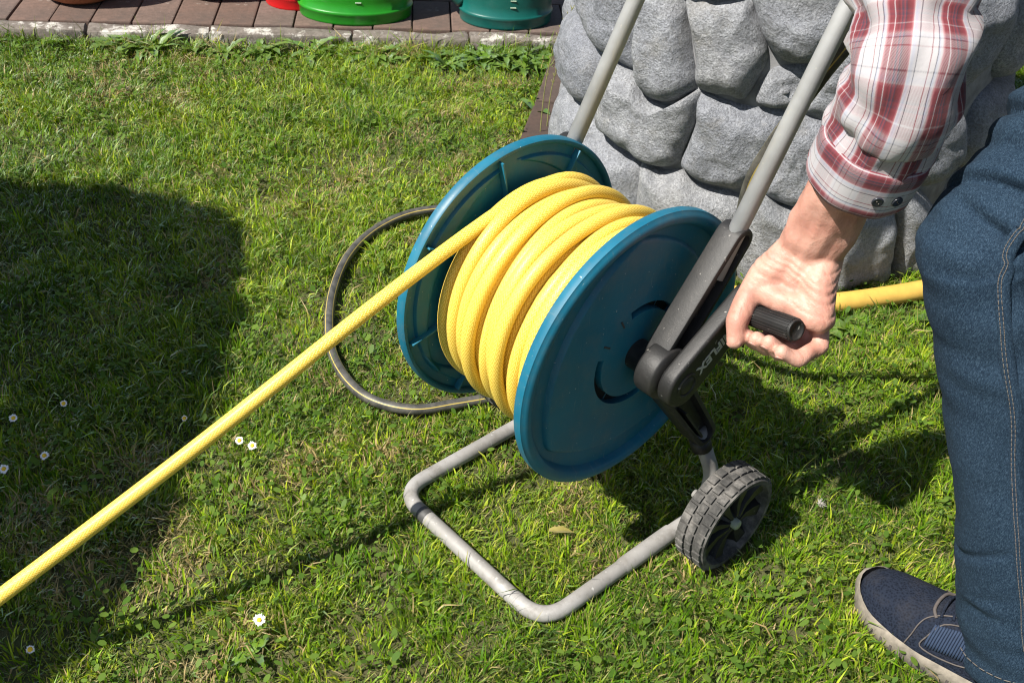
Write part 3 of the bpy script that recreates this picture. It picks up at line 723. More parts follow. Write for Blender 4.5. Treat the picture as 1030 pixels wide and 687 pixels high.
# ------------------------------------------------------------------ cans and pots on the terrace
def oval_can(name, s, d, rx, ry, h, mat, label, z0=.0365):
    c = kp(s, d, z0); e = empty(name, c); tag(e, label, 'watering can')
    ex, ey = vec((*KD, 0)), vec((*KN, 0)); n = 48
    prof = [(.0, 0), (.955, 0), (.972, .002), (.978, .006), (.984, .024), (1.004, .027), (1.008, .031), (.996, .034), (.972, .036), (.972, .06), (.99, h*.45), (.97, h*.7), (.86, h*.92), (.72, h), (.62, h+.004), (.60, h-.006)]
    V = []; F = []
    for (q, z) in prof:
        for j in range(n):
            a = 2*PI*j/n; V.append(c+ex*rx*q*math.cos(a)+ey*ry*q*math.sin(a)+vec((0, 0, z)))
    for i in range(len(prof)-1):
        for j in range(n): k = (j+1) % n; F.append((i*n+j, i*n+k, (i+1)*n+k, (i+1)*n+j))
    mesh('body', V, F, mat, e)
    sp = catmull([c-ex*rx*.90+vec((0, 0, .055)), c-ex*(rx+.05)+vec((0, 0, .11)), c-ex*(rx+.13)+vec((0, 0, .22)), c-ex*(rx+.19)+vec((0, 0, .30))], 8)
    spo = tube('spout', sp, [.030-.016*i/(len(sp)-1) for i in range(len(sp))], mat, e, 16)
    sd_ = (sp[-1]-sp[-2]); sd_ /= np.linalg.norm(sd_); V, F = lathe_geo([(.014, 0), (.016, .01), (.034, .05), (.034, .056), (.001, .060)], sp[-1], sd_, 24); mesh('rose', V, F, mat, spo)
    hp_ = catmull([c+ex*rx*.93+vec((0, 0, .08)), c+ex*(rx+.06)+vec((0, 0, .16)), c+ex*(rx+.04)+vec((0, 0, h+.06)), c+vec((0, 0, h+.09)), c-ex*rx*.55+vec((0, 0, h-.01))], 8)
    tube('handle', hp_, .011, mat, e, 12)
    for z in (.062, .080, .100, .120): box('level_mark', c-ey*ry*.978+ex*.012+vec((0, 0, z)), ex*.0075, ey*.0012, (0, 0, .0009), PRINT, e)
    return e
oval_can('watering_can', .865, .062+.098, .150, .098, .28, GREENP, 'bright green plastic watering can standing behind the kerb')
oval_can('watering_can', 1.262, .056+.092, .125, .092, .26, DGREENP, 'dark green plastic watering can beside the stone barrel')
oval_can('watering_can', .705, .155+.075, .085, .075, .22, REDP, 'red plastic watering can half hidden behind the bright green one')
def pot(s, d, r, label):
    c = kp(s, d, .0365); e = tag(empty('plant_pot', c), label, 'plant pot')
    lathe('bowl', [(.001, 0), (r*.62, 0), (r*.80, .012), (r*1.0, .05), (r*1.12, .10), (r*1.14, .15), (r*1.20, .152), (r*1.20, .175), (r*1.08, .175), (r*1.05, .15), (r*.9, .14)], c, (0, 0, 1), TERRA, e, 40)
    lathe('soil', [(r*1.06, .150), (r*.5, .155), (.001, .158)], c, (0, 0, 1), SOIL, e, 24)
pot(.145, .135+.10, .118, 'round terracotta pot at the left end of the terrace')
pot(.475, .195+.10, .112, 'round terracotta pot between the left pot and the red can')

# ------------------------------------------------------------------ person turning the crank
from mathutils.bvhtree import BVHTree
person = tag(empty('person', (.55, .38, 0)), 'person in jeans, navy shoes and rolled-up plaid shirt turning the crank', 'person')
G_, N_, U_ = vec((.9165, -.1604, .3666)), vec((-.3207, -.8424, .4331)), vec((-.2393, .5145, .8234))
HO = vec((.185, .27, .40))
def H(a, b, c): return HO+a*G_+b*N_+c*U_
Wc = H(.050, -.020, .083); W1 = H(.038, -.010, .080); W2 = H(.062, -.031, .082)
EL = vec((.270, .310, .718)); SR = vec((.150, .425, .955)); SL = vec((.455, .25, 1.075)); NECK = vec((.30, .30, 1.11)); HEAD = vec((.19, .21, 1.21))
HIPR, HIPL = vec((.47, .62, .90)), vec((.65, .52, .90)); KNR, ANR = vec((.396, .360, .556)), vec((.603, .390, .06))
KNL, ANL = vec((.80, .24, .53)), vec((1.06, .30, .10)); CHEST = vec((.34, .39, 1.02)); PELV = vec((.56, .585, .93))
fa = (EL-Wc)/np.linalg.norm(EL-Wc)
B = []
# right hand: fingers curl under the grip, thumb comes down over its near side
fingers = dict(
  index=([H(.012, -.042, .030), H(.017, -.043, -.018), H(.019, -.012, -.034), H(.021, .006, -.028)], [.0115, .0100, .0092, .0080]),
  middle=([H(.030, -.045, .026), H(.036, -.046, -.020), H(.037, -.012, -.036), H(.038, .009, -.0285)], [.0115, .0105, .0100, .0090]),
  ring=([H(.050, -.047, .022), H(.056, -.049, -.019), H(.056, -.016, -.0365), H(.055, .006, -.0285)], [.0114, .0102, .0097, .0088]),
  little=([H(.070, -.046, .016), H(.078, -.051, -.016), H(.077, -.023, -.037), H(.073, .000, -.0345)], [.0110, .0096, .0090, .0082]))
for pts_, r_ in fingers.values(): B += chain(pts_, [q*1.06 for q in r_])
B += chain([H(.022, .004, .052), H(.010, .013, .017), H(.012, .0205, -.014), H(.0150, .0190, -.036)], [.020, .0150, .0142, .0116])
B += chain([W1, H(.026, .000, .055), H(.012, .008, .030)], [.0235, .0230, .0165])                      # ball of the thumb
B += chain([W2, H(.070, -.026, .052), H(.083, -.033, .014)], [.0245, .0230, .0175])                    # heel of the hand
B += chain([Wc, H(.045, -.016, .050), H(.048, -.018, .034)], [.022, .021, .0165]); B += chain([H(.014, .008, .028), H(.030, .002, .0245), H(.046, -.006, .0225), H(.062, -.014, .0200), H(.079, -.026, .0120)], [.0155, .0152, .0150, .0148, .0150])
for k, m in ((0, W1), (1, Wc), (2, Wc), (3, W2)):
    f = list(fingers.values())[k]; B += chain([m, .5*(m+f[0][0])+N_*-.004, f[0][0]], [.018, .0165, f[1][0]])
# forearm: two bones' width at the wrist, rounder towards the elbow
B += chain([W1, W1+fa*.05, Wc+fa*.12, EL], [.0215, .0235, .034, .041]); B += chain([W2, W2+fa*.05, Wc+fa*.12, EL], [.0215, .0245, .037, .041])
B += chain([EL, .5*(EL+SR), SR], [.042, .046, .055]); B += chain([H(.048, -.019, .060), Wc, Wc+fa*.06, Wc+fa*.13], [.0250, .0270, .031, .040])
# trunk, neck, head, the other arm, legs under the clothes
B += chain([SR, CHEST+vec((0, .05, 0)), CHEST+vec((.03, -.07, .03)), SL], [.06, .09, .09, .06]); B += chain([CHEST, .5*(CHEST+PELV), PELV], [.105, .105, .11])
B += chain([NECK+vec((.05, 0, -.03)), NECK+vec((-.04, -.005, .03)), HEAD+vec((.03, 0, -.02))], [.065, .055, .056])
hx = vec((-.45, -.45, -.72)); hx /= np.linalg.norm(hx); hy = np.cross((0, 0, 1.0), hx); hy /= np.linalg.norm(hy); hz = np.cross(hx, hy)   # face direction, side, crown
B.append(ellipsoid_geo(HEAD+hz*.015, hx*.098, hy*.076, hz*.092)); B.append(ellipsoid_geo(HEAD+hx*.035-hz*.062, hx*.060, hy*.056, hz*.055))
B += chain([HEAD+hx*.094+hz*.012, HEAD+hx*.112-hz*.028], [.009, .014])                                 # nose
for sg in (-1, 1):
    B.append(ellipsoid_geo(HEAD+hy*sg*.078-hx*.008-hz*.008, hx*.018, hy*.009, hz*.031)); B.append(ellipsoid_geo(HEAD+hx*.084+hy*sg*.030+hz*.030, hx*.012, hy*.022, hz*.008))
B += chain([HEAD+hx*.093-hz*.062-hy*.02, HEAD+hx*.097-hz*.062, HEAD+hx*.093-hz*.062+hy*.02], [.006, .008, .006])
ELL = vec((.68, .03, .88)); WRL = vec((.82, .20, .70))
B += chain([SL, .5*(SL+ELL), ELL, WRL], [.058, .048, .042, .027]); d_ = (KNL-WRL)/np.linalg.norm(KNL-WRL)
lp = WRL+vec((.02, .0, -.07)); B += chain([WRL, lp], [.028, .026])
for k in range(4):
    o_ = vec((0, -.03+.02*k, 0)); B += chain([lp+o_*.8, lp+o_+vec((.015, 0, -.045)), lp+o_*1.05+vec((.005, 0, -.075))], [.013, .010, .008])
B += chain([WRL+vec((0, -.015, -.02)), lp+vec((-.02, -.045, -.01)), lp+vec((-.015, -.055, -.045))], [.018, .012, .009])
def skin_post(co, no):
    # tendon and crease relief round the wrist and the ball of the thumb
    d = np.zeros(len(co)); near = np.where(np.linalg.norm(co-Wc, axis=1) < .14)[0]
    for i in near:
        p = co[i]-Wc; al = p@fa; q = (p@G_, p@N_)
        aw = al+.006*nz(co[i], 22, 5)
        for c0, dp, wd_ in ((-.003, .0016, .0016), (-.010, .0024, .0018), (-.017, .0018, .0015), (.006, .0012, .0014), (-.027, .0013, .0016)):
            d[i] -= dp*math.exp(-((aw-c0)/wd_)**2)*(.6+.8*nz(co[i], 45, int(abs(c0)*1000)))
        d[i] += .0011*nz(co[i], 55, 3)+.0016*nz((q[0]*60, q[1]*60, al*14), 1, 4)
    return co+no*d[:, None]
body = fuse('body', B, .0024, 5, SKIN, person, skin_post)
# nails on the two fingertips that show
for nm in ('middle', 'ring', 'little'):
    p3, p4 = fingers[nm][0][2], fingers[nm][0][3]; dd = (p4-p3)/np.linalg.norm(p4-p3); rr = fingers[nm][1][3]
    oo = -U_*.85+N_*.45; oo = oo-dd*(oo@dd); oo /= np.linalg.norm(oo); ss = np.cross(dd, oo)
    V, F = ellipsoid_geo(p4+dd*.001+oo*(rr*.90), dd*.0062, ss*.0052, oo*.0014, 14, 6); mesh('fingernail', V, F, m_plain('fingernail', (.44, .235, .19), .4, .05), body)
# hair
hp_ = [ellipsoid_geo(HEAD+hz*.026-hx*.022, hx*.092, hy*.083, hz*.092)]
fuse('hair', hp_, .006, 2, HAIR, person, lambda co, no: co+no*np.array([[.004*nz(c, 60)] for c in co]))
for sg in (-1, 1):
    V, F = ellipsoid_geo(HEAD+hx*.088+hy*sg*.031+hz*.016, hx*.011, hy*.013, hz*.009, 14, 8); mesh('eye', V, F, m_plain('eye', (.55, .55, .53), .2, .05), person)

# jeans
J = []
J += chain([HIPR, .55*HIPR+.45*KNR, KNR], [.108, .094, .074]); J += chain([HIPL, .5*(HIPL+KNL), KNL], [.108, .094, .076]); J += chain([HIPR, PELV, HIPL], [.105, .12, .105]); J += chain([PELV, PELV+vec((-.05, -.06, .04))], [.125, .125])
def leg_tube(kn, an, rk=.073, rm=.072, rh=.076):
    pts = catmull([kn, kn*.72+an*.28+vec((.012, 0, 0)), kn*.4+an*.6+vec((.010, 0, 0)), an], 8); n = len(pts)
    R = [rk+(rm-rk)*min(1, 2*i/(n-1)) if i < n/2 else rm+(rh-rm)*(2*i/(n-1)-1) for i in range(n)]
    V, F, _ = tube_geo(pts, R, 28, True); return V, F
J.append(leg_tube(KNR, ANR)); J.append(leg_tube(KNL, ANL))
sa = (ANR-KNR); sl_ = np.linalg.norm(sa); sa = sa/sl_; ta = (HIPR-KNR); tl_ = np.linalg.norm(ta); ta = ta/tl_
vd0 = vec((.25, -.78, .57))
def denim_post(co, no):
    d = np.zeros(len(co))
    for i in range(len(co)):
        p = co[i]; q = p-KNR; a = q@sa; b = q@ta
        if a > 0 and a < sl_+.05:      # shin: long soft folds, crumpled above the hem
            rad = q-sa*a
            d[i] += .0045*nz((rad[0]*9, rad[1]*9, a*5), 1.6, 1)+.0022*nz((rad[0]*20, rad[1]*20, a*26), 1, 2)
            h_ = math.exp(-((a-sl_+.05)/.07)**2); d[i] += .006*h_*nz((rad[0]*10, rad[1]*10, a*34), 1, 3)
        kx = math.exp(-(np.linalg.norm(q)/.15)**2)
        d[i] += .0065*kx*nz((q[0]*6+q[2]*8, q[1]*7, q[2]*36-q[0]*10), 1, 4)
        for b0, dp in ((.010, .010), (.050, .013), (.085, .008), (.125, .013), (.175, .012), (.23, .010)):
            bb_ = b-b0-.030*nz((q[0]*7, q[1]*7, b0*40), 1, 7)-.25*(q@vd0-.05)
            if abs(bb_) < .04: d[i] -= dp*math.exp(-(bb_/.0065)**2)*max(0, .35+1.6*nz((q[0]*9, q[1]*9, b0*70+3), 1, 8)); d[i] += .4*dp*math.exp(-((bb_-.014)/.010)**2)
        for a0, dp in ((.07, .008), (.15, .006), (.24, .006), (.33, .007), (.385, .010), (.43, .011)):
            aa_ = a-a0-.05*nz((q[0]*8, q[1]*8, a0*30), 1, 9)
            if a > 0 and abs(aa_) < .04: d[i] -= dp*math.exp(-(aa_/.006)**2)*max(0, 1.8*nz((q[0]*11, q[1]*11, a0*50), 1, 10))
        if b > 0: d[i] += .004*nz((p[0]*14, p[1]*14, p[2]*24), 1, 5)
    return co+no*d[:, None]
jeans = fuse('jeans', J, .0045, 7, DENIM, person, denim_post)
bvh = BVHTree.FromPolygons([v.co[:] for v in jeans.data.vertices], [p.vertices[:] for p in jeans.data.polygons])
def onsurf(p, lift=0.0):
    l, n, _, _ = bvh.find_nearest(Vector(p)); return vec(l)+vec(n)*lift, vec(n)
vd = vec((.25, -.78, .57)); vd /= np.linalg.norm(vd)
seam_ax = [HIPR*.55+KNR*.45+vec((0, -.02, 0)), HIPR*.32+KNR*.68, HIPR*.14+KNR*.86+vec((.02, 0, -.02)), KNR*.96+ANR*.04+vec((.018, 0, 0)), KNR*.8+ANR*.2+vec((.012, 0, 0)), KNR*.55+ANR*.45+vec((.004, 0, 0)), KNR*.3+ANR*.7, KNR*.1+ANR*.9, ANR]
sp_ = catmull(seam_ax, 8); S0 = []
for p in sp_: q, n = onsurf(p+vd*.16, 0); S0.append((q, n))
sd_ = smooth_path([q for q, n in S0], 2)
V = []; F = []; lines = {-1: [], 1: []}
for i, q in enumerate(sd_):
    t = sd_[min(i+1, len(sd_)-1)]-sd_[max(i-1, 0)]; t /= np.linalg.norm(t); n = S0[i][1]; e = np.cross(n, t)
    for (w_, h_) in ((-.0075, -.0015), (-.006, .0014), (0, .0021), (.006, .0014), (.0075, -.0015)): V.append(q+e*w_+n*h_)
    lines[-1].append(q-e*.0045+n*.0020); lines[1].append(q-e*.0012+n*.0025)
for i in range(len(sd_)-1):
    for j in range(4): F.append((i*5+j, i*5+j+1, (i+1)*5+j+1, (i+1)*5+j))
seam = mesh('seam', V, F, DENIM, jeans)
for k in (-1, 1):
    L_ = catmull(lines[k], 3); V, F = join_geo([capsule_geo(L_[i], .00045, L_[i+1]*.7+L_[i]*.3, .00045, 5, 1) for i in range(0, len(L_)-1)]); mesh('stitching', V, F, STITCH, seam)
hem = [onsurf(ANR+.10*(math.cos(a)*vec((1, 0, .3))+math.sin(a)*vec((0, 1, 0)))-sa*.016, .0016)[0] for a in np.linspace(0, 2*PI, 49)[:-1]]
hem2 = [q-sa*.014 for q in hem]
V, F = join_geo([capsule_geo(hem2[i], .0006, hem2[i]*.3+hem2[(i+1) % 48]*.7, .0006, 5, 1) for i in range(48)]); mesh('hem_stitching', V, F, STITCH, jeans)

# shirt: trunk, sleeves, rolled cuffs
def cloth(name, P, R, parent, seg=48, disp=None, ref=None, caps=False, thick=0, v0=0, u0=0, mat=None):
    V, F, U = tube_geo(P, R, seg, caps, ref, disp); r = R[len(R)//2]; r = r[0] if isinstance(r, (tuple, list)) else r
    U = [[(u+u0, v*2*PI*r+v0) for u, v in f] for f in U]
    o = mesh(name, V, F, mat or PLAID, parent, True, U)
    if thick: m = o.modifiers.new('thickness', 'SOLIDIFY'); m.thickness = thick; m.offset = 0
    return o
tp = catmull([PELV+vec((-.0, 0, .0)), PELV*.7+CHEST*.3, PELV*.35+CHEST*.65, CHEST+vec((-.01, 0, .02)), NECK+vec((.02, 0, .0)), NECK+vec((-.03, 0, .025))], 8)
n = len(tp); TR = []
for i in range(n):
    t = i/(n-1); wv = np.interp(t, [0, .2, .45, .65, .82, .92, 1], [.165, .165, .170, .185, .15, .085, .07]); dv = np.interp(t, [0, .2, .45, .65, .82, .92, 1], [.125, .125, .13, .13, .11, .078, .068]); TR.append((dv, wv))
shirt = cloth('shirt', tp, TR, person, 56, lambda i, s_, a: .006*nz((math.cos(a)*2, math.sin(a)*2, s_*14), 1, 6), (0, 0, 1), True)
CUB = vec((.250, .324, .588)); ca = (EL-CUB)/np.linalg.norm(EL-CUB)
ca = ca+vec((.10, 0, 0)); ca /= np.linalg.norm(ca); CUT = CUB+ca*.060
def wr(i, s_, a): return .0085*nz((math.cos(a)*2.2+s_*14, math.sin(a)*2.2, s_*26+math.cos(a)*3), 1, 8)+.006*math.sin(s_*120+3*math.cos(a+.6)+2*nz((s_*20, math.cos(a), math.sin(a)), 1.5, 9))*math.exp(-((s_-.28)/.12)**2)
slp = catmull([SR+vec((.05, -.02, .03)), SR, .5*(SR+EL)+vec((.008, 0, 0)), EL+vec((.006, 0, .012)), CUT+ca*.020, CUT-ca*.006], 14)
n = len(slp); SRad = [float(np.interp(i/(n-1), [0, .2, .4, .6, .8, .95, 1], [.080, .074, .062, .057, .0565, .0565, .0550])) for i in range(n)]
cloth('sleeve', slp, SRad, shirt, 56, wr, (0, 1, 0), False, .0014, .02, .03)
cp = [CUB+ca*t for t in np.linspace(0, .060, 14)]
cr_ = [float(np.interp(t, [0, .05, .12, .5, .9, .96, 1], [.0545, .0567, .0575, .0580, .0587, .0577, .0550])) for t in np.linspace(0, 1, 14)]
cuff = cloth('cuff', cp, cr_, shirt, 64, lambda i, s_, a: .0022*nz((math.cos(a)*2, math.sin(a)*2, s_*10), 1.2, 12)+(.0016 if 2.2 < a < 4.9 else 0), (0, 1, 0), False, .003, .01, .0265, PLAIDC)
cf = frames(cp, (0, 1, 0))[0]
for sgn_, ang_ in ((0, 0.0), (1, .36)):
    a = CUFFA+ang_ if 'CUFFA' in globals() else 3.98+ang_
    d = cf[1]*math.cos(a)+cf[2]*math.sin(a); c0 = CUB+ca*.027+d*.0612
    V, F = lathe_geo([(.0001, -.001), (.0058, -.001), (.0062, .0006), (.0056, .0016), (.0044, .0013), (.0001, .0012)], c0, d, 20); bt = mesh('button', V, F, BUTTON, cuff)
    for q in ((.0014, .0014), (-.0014, -.0014)):
        V, F = lathe_geo([(.0001, .0013), (.0007, .0013), (.0007, .0020), (.0001, .0020)], c0+cf[0]*q[0]+np.cross(d, cf[0])*q[1], d, 8); mesh('thread', V, F, STITCH, bt)
lsp = catmull([SL+vec((.04, .05, 0)), SL, .5*(SL+ELL), ELL, ELL*.6+WRL*.4], 8); n = len(lsp)
cloth('sleeve', lsp, [float(np.interp(i/(n-1), [0, .3, 1], [.082, .078, .056])) for i in range(n)], shirt, 40, lambda i, s_, a: .005*nz((math.cos(a)*2, math.sin(a)*2, s_*20), 1, 13), None, False, .0014)
cloth('collar', [NECK+vec((-.010, 0, .012)), NECK+vec((-.03, -.003, .03)), NECK+vec((-.045, -.005, .04))], [.076, .073, .078], shirt, 32, None, None, False, .003)

# shoes
def shoe(toe, heel, parent, lift=0.0, mirror=1):
    toe, heel = vec(toe), vec(heel); ax = heel-toe; L = np.linalg.norm(ax); ax /= L; side = np.cross((0, 0, 1.0), ax); side /= np.linalg.norm(side); upv = np.cross(ax, side)
    us = np.concatenate([[0, .008, .02, .04], np.linspace(.07, .93, 26), [.965, .985, 1]])
    wv = lambda u: float(np.interp(u, [0, .008, .02, .04, .08, .15, .25, .36, .5, .65, .8, .92, .965, .985, 1], [.004, .014, .022, .030, .0385, .0465, .0515, .0525, .046, .040, .0385, .035, .028, .020, .004]))
    hv = lambda u: float(np.interp(u, [0, .02, .04, .08, .15, .25, .36, .5, .6, .7, .85, .95, 1], [.010, .026, .034, .043, .049, .055, .066, .088, .098, .100, .102, .100, .09]))
    cv = lambda u: -mirror*.006*math.sin(u*PI)
    def surf(u, th, g=0.0):
        ww, hh = wv(u)+g, hv(u)*.90+g; c, s_ = math.cos(th), math.sin(th); e = .80
        x = math.copysign(abs(c)**e, c)*ww*(1-.10*max(0, s_)); z = abs(s_)**.85*hh
        return toe+ax*L*u+side*(x+cv(u))+upv*(z+.020+lift)
    V = []; F = []; m = 21
    for u in us:
        for k in range(m): V.append(surf(u, PI*k/(m-1)))
    for i in range(len(us)-1):
        for k in range(m-1): F.append((i*m+k, i*m+k+1, (i+1)*m+k+1, (i+1)*m+k))
    if mirror < 0: pass
    up_ = mesh('shoe', V, F, SHOE, parent)
    # cup sole
    V = []; F = []; lv = [(-.002, .002, 1), (.0035, .006, 1), (.0045, .020, 1), (.0035, .030, 1), (.0005, .031, 1)]
    ring = [(u, 1) for u in us]+[(u, -1) for u in us[::-1]]; n = len(ring)
    for (g, z, _) in lv:
        for (u, sg) in ring:
            q = toe+ax*L*u+side*(sg*(wv(u)+g)+cv(u)); zz = z+.010*float(sstep(.12, 0, u))*(1 if z > .004 else .6)
            if u == 0: q = q-ax*g*1.2
            V.append(q+upv*(zz+lift))
    for i in range(len(lv)-1):
        for j in range(n): k = (j+1) % n; F.append((i*n+j, i*n+k, (i+1)*n+k, (i+1)*n+j))
    F.append(tuple(range(n-1, -1, -1)))
    so = mesh('sole', V, F, SOLE, up_)
    for k in range(10):           # flex grooves show as ridges round the toe
        u = .16+.05*k
        for sg in (-1, 1):
            q = toe+ax*L*u+side*(sg*(wv(u)+.0046)+cv(u))+upv*(.013+lift+.010*float(sstep(.12, 0, u))); box('sole_rib', q, ax*.0016, side*.0005, upv*.0045, EDGE, so)
    # eyestay edge, ribbed elastic panel, lace
    for sg in (0, 1):
        T = lambda th: th if sg == 0 else PI-th
        edge = [surf(u, T(th), .0012) for u, th in ((.30, .15), (.31, .45), (.315, .75), (.33, 1.0), (.37, 1.2), (.43, 1.28), (.50, 1.30))]
        tube('overlay_edge', catmull(edge, 5), .0009, EDGE, up_, 6)
        pv = []
        for k in range(16):
            u = .375+.011*k; pv.append(tube_geo([surf(u, T(th), .0010) for th in np.linspace(.34, .92, 7)], .0017, 6)[:2])
        V, F = join_geo(pv); mesh('elastic_panel', V, F, m_plain('dark_blue_elastic', (.015, .03, .065), .8, .2, 200), up_)
        loop = [surf(u, T(th), .0016) for u, th in ((.365, .55), (.36, .3), (.45, .22), (.56, .3), (.57, .7), (.5, 1.0), (.40, .98), (.365, .55))]; tube('panel_edge', catmull(loop, 4), .0010, EDGE, up_, 6)
    for k, u in enumerate((.375, .42, .465)):
        tube('lace', catmull([surf(u, 1.15, .001), surf(u-.01, 1.40, .004), surf(u-.012, PI/2, .006), surf(u-.01, PI-1.40, .004), surf(u, PI-1.15, .001)], 5), .0021, SHOE, up_, 8)
    V = []
    tng = [surf(u, th, .0022) for u in (.34, .37) for th in np.linspace(1.15, PI-1.15, 9)]
    tube('tongue_edge', catmull([surf(.36, 1.1, .001), surf(.335, 1.3, .002), surf(.328, PI/2, .0025), surf(.335, PI-1.3, .002), surf(.36, PI-1.1, .001)], 6), .0022, EDGE, up_, 8)
    return up_
shoe((.388, .372, 0), (.690, .392, 0), person, 0, 1)
shoe((.875, .245, 0), (1.17, .325, .03), person, 0, -1)

# ------------------------------------------------------------------ lawn
def vnoise(x, y, s, seed=0):
    """cheap smooth value noise on arrays"""
    r = np.random.default_rng(seed).random((64, 64)); X, Y = x*s+100, y*s+100
    i, j = np.floor(X).astype(int), np.floor(Y).astype(int); fx, fy = X-i, Y-j; fx = fx*fx*(3-2*fx); fy = fy*fy*(3-2*fy)
    g = lambda a, b: r[a % 64, b % 64]
    return (g(i, j)*(1-fx)+g(i+1, j)*fx)*(1-fy)+(g(i, j+1)*(1-fx)+g(i+1, j+1)*fx)*fy
def seg_dist(x, y, a, b):
    ax_, ay_ = b[0]-a[0], b[1]-a[1]; t = np.clip(((x-a[0])*ax_+(y-a[1])*ay_)/(ax_*ax_+ay_*ay_+1e-12), 0, 1)
    return np.hypot(x-a[0]-t*ax_, y-a[1]-t*ay_)
def poly_dist(x, y, P):
    d = np.full(len(x), 9.0)
    for i in range(len(P)-1): d = np.minimum(d, seg_dist(x, y, P[i], P[i+1]))
    return d
frame_line = [p for p in bp if p[2] < .04][::2]; black_line = [p for p in bh if p[2] < .03]; yel_line = [p for p in yh]
def allowed(x, y):
    kd = (x-K0[0])*KN[0]+(y-K0[1])*KN[1]
    ok = kd < -.004
    rb = np.hypot(x-BC[0], y-BC[1]); th = np.degrees(np.arctan2(y-BC[1], x-BC[0])) % 360
    ok &= (rb > .455) & (np.hypot(x-.36, y-1.88) > .455); ea, eb = (x-EP[0])*EE[0]+(y-EP[1])*EE[1], (x-EP[0])*EN[0]+(y-EP[1])*EN[1]; ok &= ~((ea > -.45) & (ea < .22) & (eb > .004) & (eb < .26))
    ok &= ~((np.abs(x-.218) < .03) & (np.abs(y-.276) < .05))
    ok &= ~((np.abs(x+.205) < .03) & (np.abs(y-.276) < .05))
    ok &= ~((x > .40) & (x < .69) & (np.abs(y-.382) < .052)) & ~((x > .87) & (x < 1.18) & (np.abs(y-.285) < .06))
    return ok
CF = (CAM.x, CAM.y)
def in_view(x, y, m=.25):
    dx, dy = x-CF[0], y-CF[1]; f = -.7166*dx+.6975*dy; r = .6975*dx+.7166*dy
    return (f > .55-m) & (f < 4.4) & (np.abs(r) < .56*f+m)
def scatter(n, x0, x1, y0, y1, cond, rng):
    x = rng.uniform(x0, x1, n); y = rng.uniform(y0, y1, n); k = allowed(x, y) & cond(x, y); return x[k], y[k]
